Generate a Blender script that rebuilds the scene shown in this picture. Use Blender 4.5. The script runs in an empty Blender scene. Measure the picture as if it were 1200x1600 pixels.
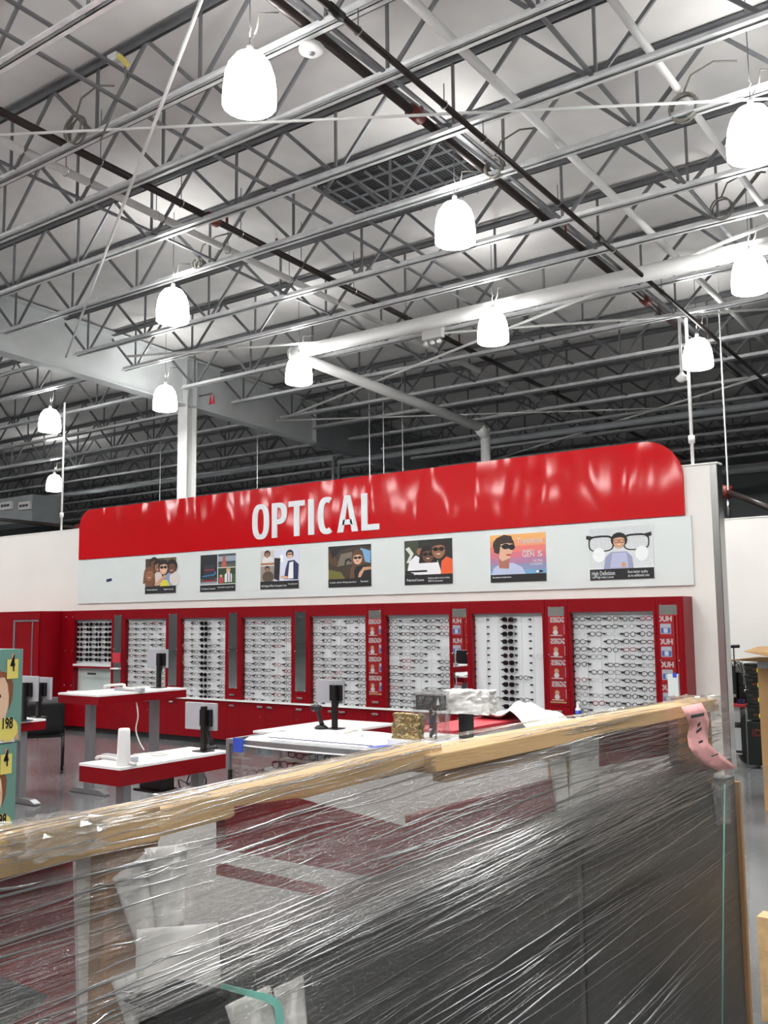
import bpy, bmesh, math, random
from mathutils import Vector, Matrix
random.seed(7)
sc = bpy.context.scene
col = sc.collection
V = Vector

# ------------------------------------------------------------------ camera
FPX, HC = 1510.0, 1.7                       # focal length in pixels of a 1200x1600 frame, eye height
YAW, PIT, ROL = (math.radians(a) for a in (-36.3, 6.4, -.64))
fwd = V((math.sin(YAW)*math.cos(PIT), math.cos(YAW)*math.cos(PIT), math.sin(PIT)))
rgt0 = V((math.cos(YAW), -math.sin(YAW), 0)); up0 = rgt0.cross(fwd)
rgt = math.cos(ROL)*rgt0 + math.sin(ROL)*up0
upv = -math.sin(ROL)*rgt0 + math.cos(ROL)*up0
cam = bpy.data.objects.new('camera', bpy.data.cameras.new('camera')); col.objects.link(cam)
cam.data.sensor_fit = 'HORIZONTAL'; cam.data.sensor_width = 36; cam.data.lens = 36*FPX/1200
cam.data.clip_start = .02; cam.data.clip_end = 300
mw = Matrix.Identity(4)
for i in range(3):
    mw[i][0], mw[i][1], mw[i][2] = rgt[i], upv[i], -fwd[i]
mw[2][3] = HC
cam.matrix_world = mw
sc.camera = cam

# ------------------------------------------------------------------ world, exposure
w = bpy.data.worlds.new('world'); sc.world = w; w.use_nodes = True
w.node_tree.nodes['Background'].inputs[0].default_value = (.9, .95, 1, 1)
w.node_tree.nodes['Background'].inputs[1].default_value = .15
sc.view_settings.view_transform = 'Standard'; sc.view_settings.look = 'None'
sc.view_settings.exposure = 0.0; sc.view_settings.gamma = 1.0
sc.view_settings.use_curve_mapping = False
LAMP_DOWN, LAMP_UP = 86.0, 11.0
sc.cycles.max_bounces = 5; sc.cycles.diffuse_bounces = 3; sc.cycles.glossy_bounces = 3; sc.cycles.transmission_bounces = 2; sc.cycles.transparent_max_bounces = 10
sc.cycles.sample_clamp_indirect = 6

# ------------------------------------------------------------------ measuring helpers (real distances)
def ray(x, y):
    return rgt*((x-600)/FPX) - upv*((y-800)/FPX) + fwd
C0 = V((0, 0, HC))
def onZ(x, y, z): d = ray(x, y); return C0 + d*((z-HC)/d.z)
def onY(x, y, Y): d = ray(x, y); return C0 + d*(Y/d.y)
def onX(x, y, X): d = ray(x, y); return C0 + d*(X/d.x)
RZ0, RS = 8.0, -.05                          # roof: joist undersides at z = RZ0 + RS*y
def rz(y, dz=0): return RZ0 + RS*y + dz
def onR(x, y, dz=0): d = ray(x, y); return C0 + d*((RZ0+dz-HC)/(d.z-RS*d.y))

# ------------------------------------------------------------------ materials
def lin(c):
    c = c/255.0
    return c/12.92 if c <= .04045 else ((c+.055)/1.055)**2.4
def L3(c): return (lin(c[0]), lin(c[1]), lin(c[2]), 1)
MT = {}
def mat(name, c, rough=.5, metal=0, var=.08, scale=6, bump=0, bscale=40, stretch=(1, 1, 1), coat=0, spec=.5):
    m = bpy.data.materials.new(name); m.use_nodes = True; nt = m.node_tree; N = nt.nodes; L = nt.links
    b = N['Principled BSDF']; b.inputs['Roughness'].default_value = rough; b.inputs['Metallic'].default_value = metal
    b.inputs['Coat Weight'].default_value = coat; b.inputs['Coat Roughness'].default_value = .05
    b.inputs['Specular IOR Level'].default_value = spec
    tc = N.new('ShaderNodeTexCoord'); mp = N.new('ShaderNodeMapping'); mp.inputs['Scale'].default_value = stretch
    L.new(tc.outputs['Object'], mp.inputs['Vector'])
    n = N.new('ShaderNodeTexNoise'); n.inputs['Scale'].default_value = scale; n.inputs['Detail'].default_value = 1.5
    L.new(mp.outputs[0], n.inputs['Vector'])
    cr = N.new('ShaderNodeValToRGB'); base = L3(c)
    cr.color_ramp.elements[0].position = .25; cr.color_ramp.elements[1].position = .75
    cr.color_ramp.elements[0].color = [v*(1-var) for v in base[:3]]+[1]
    cr.color_ramp.elements[1].color = [min(1, v*(1+var)) for v in base[:3]]+[1]
    L.new(n.outputs['Fac'], cr.inputs[0]); L.new(cr.outputs[0], b.inputs['Base Color'])
    if bump:
        n2 = N.new('ShaderNodeTexNoise'); n2.inputs['Scale'].default_value = bscale; n2.inputs['Detail'].default_value = 2
        L.new(mp.outputs[0], n2.inputs['Vector'])
        bp = N.new('ShaderNodeBump'); bp.inputs['Strength'].default_value = bump; bp.inputs['Distance'].default_value = .02
        L.new(n2.outputs['Fac'], bp.inputs['Height']); L.new(bp.outputs[0], b.inputs['Normal'])
    MT[name] = m
    return m
mat('concrete', (112, 114, 116), .14, 0, .22, 1.1, .03, 60)
mat('deck', (226, 224, 222), .75, 0, .05, 2.5, .6, 1.6)
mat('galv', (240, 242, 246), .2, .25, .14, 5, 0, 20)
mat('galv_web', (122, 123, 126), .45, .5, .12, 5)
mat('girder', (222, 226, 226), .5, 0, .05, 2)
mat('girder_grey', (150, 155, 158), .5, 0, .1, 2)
mat('paint_white', (232, 232, 230), .5, 0, .03, 2)
mat('wall', (224, 222, 217), .6, 0, .03, 1.2, .05, 90)
mat('wall_bare', (120, 124, 126), .7, 0, .1, .7)
mat('panel_white', (216, 223, 222), .35, 0, .02, 3)
mat('red', (126, 5, 18), .3, 0, .06, 3, spec=.22)
mat('red_top', (188, 46, 60), .45, 0, .06, 3)
mat('board', (214, 217, 219), .4, 0, .02, 3)
mat('laminate', (238, 238, 238), .35, 0, .02, 4)
mat('steel', (196, 196, 194), .22, 1, .08, 3, .04, 6, (1, 1, .2))
mat('alu', (150, 153, 156), .38, .7, .06, 6)
mat('chrome', (215, 215, 215), .15, 1, .04, 8)
mat('black', (16, 16, 18), .4, 0, .2, 9)
mat('black_metal', (22, 21, 21), .38, .3, .2, 9)
mat('dark_pipe', (42, 32, 30), .4, .2, .2, 6)
mat('rust', (110, 36, 26), .5, 0, .2, 8)
mat('silver_plastic', (165, 166, 172), .45, .1, .04, 6)
mat('paper', (236, 236, 236), .8, 0, .03, 6, .1, 20)
mat('foam', (232, 230, 226), .8, 0, .03, 5, .25, 12)
mat('letter', (222, 228, 230), .4, 0, .02, 5)
mat('blue', (52, 82, 190), .5, 0, .1, 8)
mat('navy', (26, 22, 88), .5, 0, .1, 8)
mat('teal_strap', (128, 196, 180), .4, 0, .05, 8)
mat('teal_box', (108, 148, 138), .5, 0, .05, 6)
mat('yellow', (226, 210, 112), .6, 0, .04, 8)
mat('yellow_tag', (214, 214, 40), .5, 0, .04, 8)
mat('carton_red', (176, 18, 28), .5, 0, .06, 6)
mat('cardboard', (160, 126, 84), .8, 0, .1, 6, .1, 60)
mat('pine', (206, 172, 124), .6, 0, .16, 4, .1, 30, (6, .6, 6))
mat('pine_dark', (164, 118, 68), .6, 0, .2, 4, .1, 30, (6, 6, .6))
mat('charcoal', (36, 36, 35), .4, 0, .12, 3, .03, 50)
mat('slab_top', (74, 72, 68), .45, 0, .25, 14, .06, 80)
mat('pink', (236, 172, 170), .6, 0, .08, 9, .3, 30)
mat('bin', (20, 30, 28), .45, 0, .15, 7)
mat('rubber', (26, 26, 28), .6, 0, .15, 9)
mat('skin', (196, 150, 122), .6, 0, .04, 8)
mat('hair', (104, 68, 44), .7, 0, .2, 12)
mat('lens_dark', (14, 12, 14), .12, 0, .1, 9)
mat('frame_black', (20, 18, 20), .3, 0, .1, 9)
mat('frame_brown', (62, 42, 34), .3, 0, .2, 20)
mat('frame_metal', (126, 120, 116), .3, .7, .05, 9)
mat('frame_red', (130, 30, 40), .3, 0, .1, 9)
mat('frame_clear', (196, 198, 200), .2, 0, .05, 9)
mat('hatch_dark', (34, 30, 30), .7, 0, .4, 3)
mat('cable_white', (210, 208, 202), .5, 0, .05, 9)
mat('cable_grey', (120, 118, 110), .5, 0, .1, 9)

def special(name):
    m = bpy.data.materials.new(name); m.use_nodes = True; MT[name] = m
    return m, m.node_tree.nodes, m.node_tree.links, m.node_tree.nodes['Principled BSDF']
# glossy sign vinyl: slow waves make the lamp reflections run
m, N, L, b = special('sign_red')
b.inputs['Base Color'].default_value = L3((190, 14, 22)); b.inputs['Roughness'].default_value = .06
tc = N.new('ShaderNodeTexCoord'); mp = N.new('ShaderNodeMapping'); mp.inputs['Scale'].default_value = (1.5, 1, .42)
n = N.new('ShaderNodeTexNoise'); n.inputs['Scale'].default_value = 1.1; n.inputs['Detail'].default_value = 1
bp = N.new('ShaderNodeBump'); bp.inputs['Strength'].default_value = .42; bp.inputs['Distance'].default_value = .05
L.new(tc.outputs['Object'], mp.inputs[0]); L.new(mp.outputs[0], n.inputs['Vector'])
L.new(n.outputs['Fac'], bp.inputs['Height']); L.new(bp.outputs[0], b.inputs['Normal'])
# lamp diffuser: bright mouth, dimmer dome
def glow(name, k):
    m, N, L, b = special(name); N.remove(b); e = N.new('ShaderNodeEmission')
    e.inputs[0].default_value = (1, .995, .975, 1); e.inputs[1].default_value = k
    L.new(e.outputs[0], N['Material Output'].inputs[0]); m.cycles.emission_sampling = 'NONE'
glow('lamp_glow', 24); glow('lamp_dome', 11)
LD = {}
for nm, ty, pw in (('down', 'AREA', LAMP_DOWN), ('up', 'AREA', LAMP_UP)):
    l_ = bpy.data.lights.new('bulb_'+nm, ty); l_.energy = pw; l_.color = (1, .995, .975); l_.shape = 'DISK'
    l_.size = .5 if nm == 'down' else .3; LD[nm] = l_
# mirror
m, N, L, b = special('mirror')
b.inputs['Base Color'].default_value = (.86, .88, .87, 1); b.inputs['Metallic'].default_value = 1; b.inputs['Roughness'].default_value = .015
# glass
def clear_mat(name, tint, gloss, rough, haze=0.0):
    m, N, L, b = special(name); N.remove(b); out = N['Material Output']
    t = N.new('ShaderNodeBsdfTransparent'); t.inputs[0].default_value = tint
    g = N.new('ShaderNodeBsdfGlossy'); g.inputs['Roughness'].default_value = rough
    mx = N.new('ShaderNodeMixShader'); mx.inputs[0].default_value = gloss
    L.new(t.outputs[0], mx.inputs[1]); L.new(g.outputs[0], mx.inputs[2]); last = mx
    if haze:
        d = N.new('ShaderNodeBsdfDiffuse'); d.inputs[0].default_value = (.8, .8, .8, 1)
        m2 = N.new('ShaderNodeMixShader'); m2.inputs[0].default_value = haze
        L.new(mx.outputs[0], m2.inputs[1]); L.new(d.outputs[0], m2.inputs[2]); last = m2
    L.new(last.outputs[0], out.inputs[0])
clear_mat('glass', (.95, .975, .965, 1), .06, .02)
clear_mat('plastic_bag', (.95, .95, .95, 1), .16, .1, .05)
# stretch film: clear, with fine streaks pulled along the wrap
def film_mat(name, g0, g1, h0, h1):
    m, N, L, b = special(name); N.remove(b); out = N['Material Output']
    tc = N.new('ShaderNodeTexCoord'); mp = N.new('ShaderNodeMapping'); mp.inputs['Scale'].default_value = (1, .03, 1)
    mp.inputs['Rotation'].default_value = (math.radians(3), 0, 0)
    L.new(tc.outputs['Object'], mp.inputs[0])
    n1 = N.new('ShaderNodeTexNoise'); n1.inputs['Scale'].default_value = 90; n1.inputs['Detail'].default_value = 4; n1.inputs['Roughness'].default_value = .7
    n3 = N.new('ShaderNodeTexNoise'); n3.inputs['Scale'].default_value = 4; n3.inputs['Detail'].default_value = 2
    L.new(mp.outputs[0], n1.inputs['Vector']); L.new(tc.outputs['Object'], n3.inputs['Vector'])
    bp = N.new('ShaderNodeBump'); bp.inputs['Strength'].default_value = 1; bp.inputs['Distance'].default_value = .02
    L.new(n1.outputs['Fac'], bp.inputs['Height'])
    t = N.new('ShaderNodeBsdfTransparent'); t.inputs[0].default_value = (.96, .96, .95, 1)
    g = N.new('ShaderNodeBsdfGlossy'); g.inputs['Roughness'].default_value = .1; L.new(bp.outputs[0], g.inputs['Normal'])
    d = N.new('ShaderNodeBsdfDiffuse'); d.inputs[0].default_value = (.75, .74, .73, 1); L.new(bp.outputs[0], d.inputs['Normal'])
    cr = N.new('ShaderNodeMapRange'); cr.inputs[1].default_value = .45; cr.inputs[2].default_value = .72; cr.inputs[3].default_value = g0; cr.inputs[4].default_value = g1
    L.new(n1.outputs['Fac'], cr.inputs[0])
    mx = N.new('ShaderNodeMixShader'); L.new(cr.outputs[0], mx.inputs[0]); L.new(t.outputs[0], mx.inputs[1]); L.new(g.outputs[0], mx.inputs[2])
    hz = N.new('ShaderNodeMapRange'); hz.inputs[1].default_value = .3; hz.inputs[2].default_value = .75; hz.inputs[3].default_value = h0; hz.inputs[4].default_value = h1
    ml = N.new('ShaderNodeMath'); ml.operation = 'MULTIPLY_ADD'; ml.inputs[1].default_value = .5; L.new(n3.outputs['Fac'], ml.inputs[0])
    m5 = N.new('ShaderNodeMath'); m5.operation = 'MULTIPLY'; m5.inputs[1].default_value = .5; L.new(n1.outputs['Fac'], m5.inputs[0]); L.new(m5.outputs[0], ml.inputs[2])
    L.new(ml.outputs[0], hz.inputs[0])
    m2 = N.new('ShaderNodeMixShader'); L.new(hz.outputs[0], m2.inputs[0]); L.new(mx.outputs[0], m2.inputs[1]); L.new(d.outputs[0], m2.inputs[2])
    L.new(m2.outputs[0], out.inputs[0])
film_mat('film', .03, .16, .0, .07)
film_mat('film_hazy', .05, .26, .03, .24)
# tight film wrinkle: a glossy clear ridge
m, N, L, b = special('wrinkle'); N.remove(b); out = N['Material Output']
t = N.new('ShaderNodeBsdfTransparent'); g = N.new('ShaderNodeBsdfGlossy'); g.inputs['Roughness'].default_value = .13; mx = N.new('ShaderNodeMixShader'); mx.inputs[0].default_value = .55
L.new(t.outputs[0], mx.inputs[1]); L.new(g.outputs[0], mx.inputs[2]); L.new(mx.outputs[0], out.inputs[0])
# flat print: colours stored on the faces
m, N, L, b = special('print'); b.inputs['Roughness'].default_value = .45
a = N.new('ShaderNodeVertexColor'); a.layer_name = 'ink'; L.new(a.outputs[0], b.inputs['Base Color'])

# ------------------------------------------------------------------ object helpers
WL = {}                                       # world position of every origin
class MB:
    def __init__(s): s.v = []; s.f = []; s.T = None; s.c = []
    def add(s, vs, fs):
        o = len(s.v)
        s.v += [(s.T @ V(p)) if s.T else V(p) for p in vs]
        s.f += [tuple(o+i for i in q) for q in fs]
        return s
    def box(s, x0, x1, y0, y1, z0, z1):
        return s.add([(x0,y0,z0),(x1,y0,z0),(x1,y1,z0),(x0,y1,z0),(x0,y0,z1),(x1,y0,z1),(x1,y1,z1),(x0,y1,z1)],
                     [(0,3,2,1),(4,5,6,7),(0,1,5,4),(1,2,6,5),(2,3,7,6),(3,0,4,7)])
    def bar(s, p, q, a, b, up=(0, 0, 1)):
        p, q = V(p), V(q); d = (q-p).normalized(); u = V(up)
        if abs(d.dot(u)) > .98: u = V((1, 0, 0))
        r = d.cross(u).normalized()*a/2; u = r.cross(d).normalized()*b/2
        return s.add([p-r-u, p+r-u, p+r+u, p-r+u, q-r-u, q+r-u, q+r+u, q-r+u],
                     [(0,1,2,3),(7,6,5,4),(0,4,5,1),(1,5,6,2),(2,6,7,3),(3,7,4,0)])
    def tube(s, pts, r, n=8, cap=True):
        pts = [V(p) for p in pts]; m = len(pts); vs = []; rr = r if isinstance(r, (list, tuple)) else [r]*m
        pr = None
        for i in range(m):
            t = (pts[min(i+1, m-1)]-pts[max(i-1, 0)]).normalized()
            if pr is None:
                a = V((0, 0, 1)) if abs(t.z) < .9 else V((1, 0, 0))
                x = t.cross(a).normalized()
            else:
                x = (pr - t*pr.dot(t)).normalized()
            pr = x; y = t.cross(x)
            vs += [pts[i] + (x*math.cos(2*math.pi*k/n)+y*math.sin(2*math.pi*k/n))*rr[i] for k in range(n)]
        fs = [(i*n+k, i*n+(k+1) % n, (i+1)*n+(k+1) % n, (i+1)*n+k) for i in range(m-1) for k in range(n)]
        if cap: fs += [tuple(range(n))[::-1], tuple((m-1)*n+k for k in range(n))]
        return s.add(vs, fs)
    def lathe(s, prof, c=(0, 0, 0), n=20):
        vs = [(c[0]+r*math.cos(2*math.pi*k/n), c[1]+r*math.sin(2*math.pi*k/n), c[2]+z) for r, z in prof for k in range(n)]
        m = len(prof)
        fs = [(i*n+k, i*n+(k+1) % n, (i+1)*n+(k+1) % n, (i+1)*n+k) for i in range(m-1) for k in range(n)]
        fs += [tuple(range(n))[::-1], tuple((m-1)*n+k for k in range(n))]
        return s.add(vs, fs)
    def prism(s, pts, off):
        o = V(off); m = len(pts); pts = [V(p) for p in pts]
        return s.add(pts+[p+o for p in pts], [tuple(range(m))[::-1], tuple(range(m, 2*m))]+[(i, (i+1) % m, m+(i+1) % m, m+i) for i in range(m)])
    def grid(s, P):                           # P[i][j] points
        a, b = len(P), len(P[0])
        return s.add([p for r in P for p in r], [(i*b+j, i*b+j+1, (i+1)*b+j+1, (i+1)*b+j) for i in range(a-1) for j in range(b-1)])
    def build(s, name, m, parent=None, origin=None, smooth=False, bevel=0, solid=0):
        me = bpy.data.meshes.new(name)
        xs = [p.x for p in s.v]; ys = [p.y for p in s.v]; zs = [p.z for p in s.v]
        o3 = V(origin) if origin is not None else V(((min(xs)+max(xs))/2, (min(ys)+max(ys))/2, min(zs)))
        me.from_pydata([p-o3 for p in s.v], [], s.f)
        bm = bmesh.new(); bm.from_mesh(me)
        if not solid: bmesh.ops.recalc_face_normals(bm, faces=bm.faces)
        if bevel: bmesh.ops.bevel(bm, geom=list(bm.edges), offset=bevel, segments=2, affect='EDGES', profile=.6)
        bm.to_mesh(me); bm.free()
        if smooth:
            for p in me.polygons: p.use_smooth = True
        me.materials.append(MT[m])
        o = bpy.data.objects.new(name, me); col.objects.link(o)
        WL[o.name] = o3
        if parent: o.parent = parent; o.location = o3-WL[parent.name]
        else: o.location = o3
        if solid:
            md = o.modifiers.new('thickness', 'SOLIDIFY'); md.thickness = solid; md.offset = 0
        return o
def tag(o, label, cat, group=None):
    o['label'] = label; o['category'] = cat
    if group: o['group'] = group
    return o
def thing(name, label, cat, loc=(0, 0, 0), group=None):
    o = bpy.data.objects.new(name, None); col.objects.link(o); o.location = loc; o.empty_display_size = .1
    WL[o.name] = V(loc)
    return tag(o, label, cat, group)
def struct(o): o['kind'] = 'structure'; return o
def stuff(o): o['kind'] = 'stuff'; return o
def inst(src, name, loc, parent=None, rot=None):  # linked copy of one mesh object
    o = bpy.data.objects.new(name, src.data); col.objects.link(o)
    WL[o.name] = V(loc)
    if parent: o.parent = parent; o.location = V(loc)-WL[parent.name]
    else: o.location = loc
    if rot: o.rotation_euler = rot
    return o
def B(name, m, parent, *boxes, bevel=0):
    mb = MB()
    for b_ in boxes: mb.box(*b_)
    return mb.build(name, m, parent, bevel=bevel)
def rotz(x, y, z, deg): return Matrix.Translation((x, y, z)) @ Matrix.Rotation(math.radians(deg), 4, 'Z')
def lettering(txt, size, T, m, parent, name='lettering', extr=.0008, width=None, bold=0):
    cu = bpy.data.curves.new('t', 'FONT'); cu.body = txt; cu.size = size; cu.extrude = extr; cu.align_x = 'LEFT'; cu.offset = bold
    cu.resolution_u = 3
    o = bpy.data.objects.new('t', cu); col.objects.link(o)
    dg = bpy.context.evaluated_depsgraph_get(); me = bpy.data.meshes.new_from_object(o.evaluated_get(dg))
    col.objects.unlink(o); bpy.data.objects.remove(o); bpy.data.curves.remove(cu)
    vs = [p.co.copy() for p in me.vertices]
    if not vs: return None
    x0 = min(p.x for p in vs); x1 = max(p.x for p in vs); k = width/(x1-x0) if width else 1
    mb = MB(); mb.T = T
    mb.add([((p.x-x0)*k, p.y, p.z) for p in vs], [tuple(p.vertices) for p in me.polygons])
    bpy.data.meshes.remove(me)
    o = mb.build(name, m, parent, solid=0)
    return o
def ell(cx, cy, rx, ry, n=14, a0=0, a1=360):
    return [(cx+rx*math.cos(math.radians(a0+(a1-a0)*k/n)), cy+ry*math.sin(math.radians(a0+(a1-a0)*k/n))) for k in range(n if a1-a0 >= 360 else n+1)]
def rc(x0, y0, x1, y1): return [(x0, y0), (x1, y0), (x1, y1), (x0, y1)]
def paint(name, shapes, T, W, H, parent, step=.0003):
    """flat print: coloured shapes in 0..1 coordinates, laid over each other"""
    me = bpy.data.meshes.new(name); vs = []; fs = []; cs = []
    for k, (c, poly) in enumerate(shapes):
        o = len(vs); vs += [T @ V((x*W, y*H, k*step)) for x, y in poly]; fs.append(tuple(range(o, o+len(poly)))); cs.append(L3(c))
    o3 = T @ V((W/2, 0, 0))
    me.from_pydata([p-o3 for p in vs], [], fs)
    at = me.color_attributes.new('ink', 'FLOAT_COLOR', 'CORNER')
    for p in me.polygons:
        for li in p.loop_indices: at.data[li].color = cs[p.index]
    me.materials.append(MT['print'])
    o = bpy.data.objects.new(name, me); col.objects.link(o); WL[o.name] = o3; o.parent = parent; o.location = o3-WL[parent.name]
    return o
ORD = ['zeroth', 'first', 'second', 'third', 'fourth', 'fifth', 'sixth', 'seventh', 'eighth', 'ninth', 'tenth', 'eleventh', 'twelfth', 'thirteenth', 'fourteenth', 'fifteenth', 'sixteenth', 'seventeenth', 'eighteenth', 'nineteenth', 'twentieth', 'twenty-first', 'twenty-second']
YF, YW = 9.68, 9.95                            # front of the red fixtures, face of the wall behind them

# ================================================================== STRUCTURE
XL, XR, YB, YFR = -46.0, 14.0, 33.0, -34.0
struct(B('floor', 'concrete', None, (XL, XR, YFR, YB, -.2, 0)))
mb = MB(); mb.prism([(XL, YFR, rz(YFR, .98)), (XL, YB, rz(YB, .98)), (XL, YB, rz(YB, 1.1)), (XL, YFR, rz(YFR, 1.1))], (XR-XL, 0, 0))
struct(mb.build('ceiling', 'deck', None))
def wallbox(name, m, *b): return struct(B(name, m, None, b))
wallbox('wall_back', 'wall_bare', XL, XR, YB, YB+.3, 0, rz(YB, 1.0))
wallbox('wall_front', 'wall', XL, XR, YFR-.3, YFR, 0, rz(YFR, 1.0))
wallbox('wall_left', 'wall_bare', XL-.3, XL, YFR, YB, 0, 10.5)
wallbox('wall_right', 'wall_bare', XR, XR+.3, YFR, YB, 0, 10.5)
ZW = 3.27
wallbox('wall_display', 'wall', -30, -3.06, YW, YW+.15, 0, ZW)
wallbox('wall_stockroom', 'wall', -10, 8, 15.9, 16.05, 0, ZW)
g = MB(); g.box(-3.13, -3.055, YW-.004, YW, .0, ZW-.01).box(-3.06, -3.054, YW-.004, YW+.154, 0, ZW-.01)
struct(g.build('trim_1', 'steel', None))
struct(B('trim_2', 'paint_white', None, (-30, -3.05, YW-.01, YW+.16, ZW, ZW+.015)))
struct(B('trim_3', 'paint_white', None, (-10, 8, 15.89, 16.06, ZW, ZW+.015)))

# ------------------------------------------------------------------ steel roof joists
JY = [5.54, 7.03, 8.08, 9.43, 10.65, 12.36, 13.62, 15.37, 17.0, 18.8, 20.1, 21.73, 23.3, 24.9, 26.5, 28.1, 29.7, 31.3]
JTOP = .86
PAN, PH = 1.83, -9.48
def chord(x0, x1, y, z, upside):
    mb = MB(); s = -1 if upside else 1
    for e in (-1, 1):
        a, b_ = sorted((y+e*.02, y+e*.082)); mb.box(x0, x1, a, b_, min(z, z+s*.009), max(z, z+s*.009))
        a, b_ = sorted((y+e*.02, y+e*.028)); mb.box(x0, x1, a, b_, min(z, z+s*.08), max(z, z+s*.08))
    return mb
protos = {}
def joist(k, y, x0, x1, label, each):
    zb = rz(y); zt = zb+JTOP+.09
    j = thing('roof_joist', label, 'joist', ((x0+x1)/2, y, zb), 'steel roof joists')
    inset = .0
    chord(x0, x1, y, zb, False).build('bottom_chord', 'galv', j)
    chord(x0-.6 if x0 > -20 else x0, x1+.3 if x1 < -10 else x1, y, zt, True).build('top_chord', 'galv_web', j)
    k0 = math.ceil((x0+.15-PH)/PAN); feet = [PH+PAN*i for i in range(k0, k0+40) if PH+PAN*i < x1-.1]
    if each:
        for fx in feet:
            for nm, dx, wd in (('up', 0, .032), ('left', -PAN/2, .046), ('right', PAN/2, .046)):
                p = V((fx+(.05 if dx > 0 else -.05 if dx < 0 else 0), y, zb+.04)); q = V((fx+dx, y, zt-.05))
                if nm not in protos:
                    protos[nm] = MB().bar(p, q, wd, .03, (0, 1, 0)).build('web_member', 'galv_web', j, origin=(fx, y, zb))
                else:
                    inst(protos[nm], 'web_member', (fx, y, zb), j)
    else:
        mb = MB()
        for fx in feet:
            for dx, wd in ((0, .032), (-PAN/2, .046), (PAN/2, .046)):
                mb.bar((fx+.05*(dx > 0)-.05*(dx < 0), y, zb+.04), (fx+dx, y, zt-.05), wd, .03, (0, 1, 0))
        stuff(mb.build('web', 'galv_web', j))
for k, y in enumerate(JY):
    joist(k, y, -17.2, 7.5, f'galvanized steel roof joist, {ORD[k+1]} from the viewer, right of the white girder', k < 12)
for k, y in enumerate(JY):
    if y > 8:
        joist(k, y, -40, -18.05, f'galvanized steel roof joist beyond the white girder, {ORD[k-1]} from the front', False)

# girder along y with its column
XG = -17.62
def girder(y0, y1, m, label):
    t = thing('girder', label, 'girder', (XG, (y0+y1)/2, rz((y0+y1)/2, -.25)))
    def sl(x0, x1, d0, d1): return [(x0, y0, rz(y0, d0)), (x1, y0, rz(y0, d0)), (x1, y0, rz(y0, d1)), (x0, y0, rz(y0, d1))]
    for nm, a in (('web_plate', (XG-.012, XG+.012, -.24, .9)), ('bottom_flange', (XG-.17, XG+.17, -.265, -.235)), ('top_flange', (XG-.17, XG+.17, .9, .93))):
        mb = MB(); f = sl(*a); g_ = [(x, y1, z+RS*(y1-y0)) for x, y, z in f]
        mb.add(f+g_, [(0,1,2,3),(7,6,5,4),(0,4,5,1),(1,5,6,2),(2,6,7,3),(3,7,4,0)]); mb.build(nm, m, t)
    return t
gw = girder(-33.9, 20.6, 'girder', 'long white-painted roof girder carried by the white column')
YC = 15.9
for y in (9.9, YC-.16, YC+.16, 20.58):
    B('stiffener', 'girder', gw, (XG-.16, XG+.16, y-.008, y+.008, rz(y, -.24), rz(y, .9)))
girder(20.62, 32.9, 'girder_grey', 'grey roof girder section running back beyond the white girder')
t = thing('column', 'white steel column standing behind the red sign', 'column', (XG, YC, 0))
zc = rz(YC, -.27)
B('flange', 'paint_white', t, (XG-.16, XG+.16, YC-.16, YC-.14, 0, zc)); B('flange', 'paint_white', t, (XG-.16, XG+.16, YC+.14, YC+.16, 0, zc))
B('web_plate', 'paint_white', t, (XG-.008, XG+.008, YC-.14, YC+.14, 0, zc)); B('cap_plate', 'paint_white', t, (XG-.2, XG+.2, YC-.2, YC+.2, zc, zc+.004))
MB().tube([(XG+.2, YC-.2, .0), (XG+.2, YC-.2, zc+.15), (XG+.12, YC-.05, zc+.7)], .02, 8).build('conduit', 'paint_white', t, smooth=True)

# ------------------------------------------------------------------ rods, pipes and conduits under the roof
def ypipe(name, label, cat, m, pxs, dz, r, y0, y1, n=10, group=None):
    xs = [onR(*p, dz).x for p in pxs]; x = sum(xs)/len(xs)
    t = thing(name, label, cat, (x, (y0+y1)/2, rz((y0+y1)/2, dz)), group)
    MB().tube([(x, y0, rz(y0, dz)), (x, y1, rz(y1, dz))], r, n).build('pipe', m, t, smooth=True)
    return t, x
def hanger(t, x, y, z0, z1, r):
    MB().tube([(x, y, z0), (x, y, z1)], .007, 5).build('hanger_rod', 'galv_web', t)
    h = [(x+math.cos(a)*(r+.006), y, z0+math.sin(a)*(r+.006)-r) for a in [math.pi*2*k/12 for k in range(13)]]
    MB().tube(h, .008, 5, False).build('hanger_ring', 'chrome', t)
t1, x1 = ypipe('sprinkler_pipe', 'dark sprinkler main crossing the left half of the ceiling', 'pipe', 'dark_pipe', [(0, 175), (300, 326), (587, 472)], .12, .052, 2, 31)
for y in (5.9, 7.6, 9.0, 10.2, 11.6, 13.0, 14.6): hanger(t1, x1, y, rz(y, .17), rz(y, .85), .05)
for y in (9.9, 11.0, 16.5, 21): 
    MB().tube([(x1, y, rz(y, .12)), (x1, y, rz(y, .34))], .018, 6).build('sprinkler_head', 'rust', t1)
MB().tube([(x1, 9.5, rz(9.5, .12)), (x1, 9.72, rz(9.72, .12))], .085, 12).build('coupling', 'rust', t1, smooth=True)
MB().tube([(x1, 15.5, rz(15.5, .12)), (x1, 15.75, rz(15.75, .12))], .085, 12).build('coupling', 'rust', t1, smooth=True)
t2, x2 = ypipe('sprinkler_pipe', 'thick dark sprinkler pipe above the joists beside the hatch grille', 'pipe', 'dark_pipe', [(440, 0), (672, 197), (950, 427)], .15, .055, 2, 31)
for y in (8.95, 16.2): MB().tube([(x2, y, rz(y, .15)), (x2, y+.22, rz(y+.22, .15))], .085, 12).build('coupling', 'rust', t2, smooth=True)
for y in (9.2, 13.1, 17): MB().tube([(x2, y, rz(y, .15)), (x2, y, rz(y, .34))], .018, 6).build('sprinkler_head', 'rust', t2)
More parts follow.
